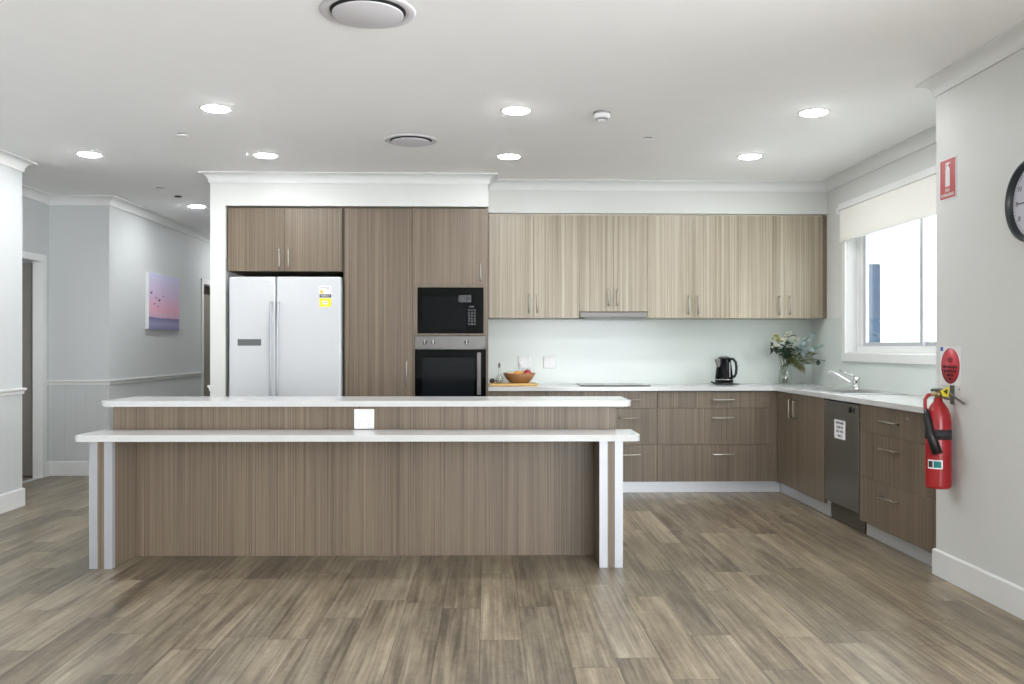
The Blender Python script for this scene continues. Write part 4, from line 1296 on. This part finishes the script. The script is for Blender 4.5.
# ------------------------------------------------------------------ ceiling fittings
def downlight(label, x, y):
    t_ = thing('ceiling_downlight', label, 'downlight', (x, y, CE), 'round recessed downlights')
    MB().lathe([(0.078, CE - 0.0005), (0.098, CE - 0.0005), (0.098, CE - 0.003), (0.092, CE - 0.006), (0.080, CE - 0.006), (0.078, CE - 0.003)], (x, y, 0), seg=40).build('trim_ring', M['white'], t_)
    MB().lathe([(0, CE - 0.0005), (0.0775, CE - 0.0005), (0.0775, CE - 0.006), (0.073, CE - 0.010), (0.04, CE - 0.012), (0, CE - 0.0125)], (x, y, 0), seg=40).build('diffuser', M['lamp'], t_)
    return t_


dl = downlight('downlight nearest the camera in the left row, above the island end', -1.636, 5.424)
for lab, x, y in (('downlight in front of the fridge cabinets, second of the left row', -1.662, 6.744),
                  ('downlight above the island, front one of the middle row', 0.177, 5.418),
                  ('downlight in front of the ovens, back one of the middle row', 0.166, 6.728),
                  ('downlight at front right, the one nearest the blind and signs', 2.008, 5.413),
                  ('downlight at back right, above the corner cabinets', 1.988, 6.677),
                  ('downlight near the left pillar, outside the hall', -2.973, 6.746),
                  ('downlight inside the hall, beside the bulkhead', -2.973, 9.212),
                  ('unseen downlight added deep in the corridor, hidden behind the kitchen wall', -3.01, 11.9)):  # last one is added out of view to brighten the corridor
    copy_thing(dl, (x, y, CE), lab)


def vent(label, x, y, R):
    t_ = thing('ceiling_vent', label, 'air vent', (x, y, CE), 'round ceiling air vents')
    k = R / 0.21
    MB().lathe([(0.166 * k, CE - 0.0005), (0.210 * k, CE - 0.0005), (0.211 * k, CE - 0.003), (0.200 * k, CE - 0.007), (0.180 * k, CE - 0.008), (0.170 * k, CE - 0.006), (0.166 * k, CE - 0.003)], (x, y, 0), seg=64).build('outer_ring', M['vent'], t_)
    MB().lathe([(0, CE - 0.0006), (0.1655 * k, CE - 0.0006), (0.1655 * k, CE - 0.002), (0, CE - 0.002)], (x, y, 0), seg=48).build('throat_shade_disc', M['dark'], t_)  # flat dark disc, the shade of the throat put into its colour
    MB().lathe([(0, CE - 0.012), (0.150 * k, CE - 0.012), (0.156 * k, CE - 0.014), (0.155 * k, CE - 0.017), (0.150 * k, CE - 0.019), (0, CE - 0.019)], (x, y, 0), seg=64).build('centre_disc', M['vent'], t_)
    MB().cyl((x, y, CE - 0.002), (x, y, CE - 0.013), 0.012).build('hanger', M['dark'], t_)


vent('round white ceiling vent at the top edge of the picture, nearest the camera', -0.511, 3.837, 0.205)
vent('round white ceiling vent between the downlights, above the island', -0.53, 6.226, 0.185)
t = thing('smoke_detector', 'white smoke detector on the ceiling above the island end', 'smoke detector', (0.706, 5.45, CE))
MB().lathe([(0, CE - 0.0005), (0.052, CE - 0.0005), (0.052, CE - 0.012), (0.050, CE - 0.014), (0, CE - 0.014)], (0.706, 5.45, 0), seg=36).build('mounting_plate', M['grey_plastic'], t)
MB().lathe([(0, CE - 0.014), (0.050, CE - 0.014), (0.052, CE - 0.018), (0.050, CE - 0.036), (0.040, CE - 0.042), (0, CE - 0.042)], (0.706, 5.45, 0), seg=36).build('housing', M['white'], t)
MB().lathe([(0, CE - 0.042), (0.030, CE - 0.042), (0.026, CE - 0.056), (0.0, CE - 0.058)], (0.706, 5.45, 0), seg=28).build('sensor_cap', M['white'], t)
MB().lathe([(0.0305, CE - 0.043), (0.0345, CE - 0.043), (0.0345, CE - 0.048), (0.0305, CE - 0.048)], (0.706, 5.45, 0), seg=28).build('sensor_slot', M['greyplate'], t)


def sprinkler(label, x, y, mat='white', r=0.04):
    t_ = thing('sprinkler_cover', label, 'sprinkler', (x, y, CE))
    MB().lathe([(0, CE - 0.0005), (r * 0.8, CE - 0.0005), (r * 0.8, CE - 0.007), (0, CE - 0.007)], (x, y, 0), seg=28).build('gap_shade_disc', M['dark'], t_)  # dark disc painted as the shade between cover plate and ceiling
    MB().lathe([(0, CE - 0.007), (r, CE - 0.007), (r, CE - 0.0095), (0, CE - 0.010)], (x, y, 0), seg=28).build('cover_plate', M[mat], t_)


sprinkler('small round sprinkler cover in the ceiling left of the fridge cabinets', -2.067, 6.094, 'ceiling')
sprinkler('small round sprinkler cover in the ceiling right of the smoke detector', 1.112, 6.12, 'ceiling')
sprinkler('dark round sprinkler fitting in the hall ceiling beside the hall downlight', -2.956, 8.605, 'greyplate', 0.036)
sprinkler('white round sprinkler cover in the hall ceiling, left of the dark one', -2.971, 8.176, 'ceiling')
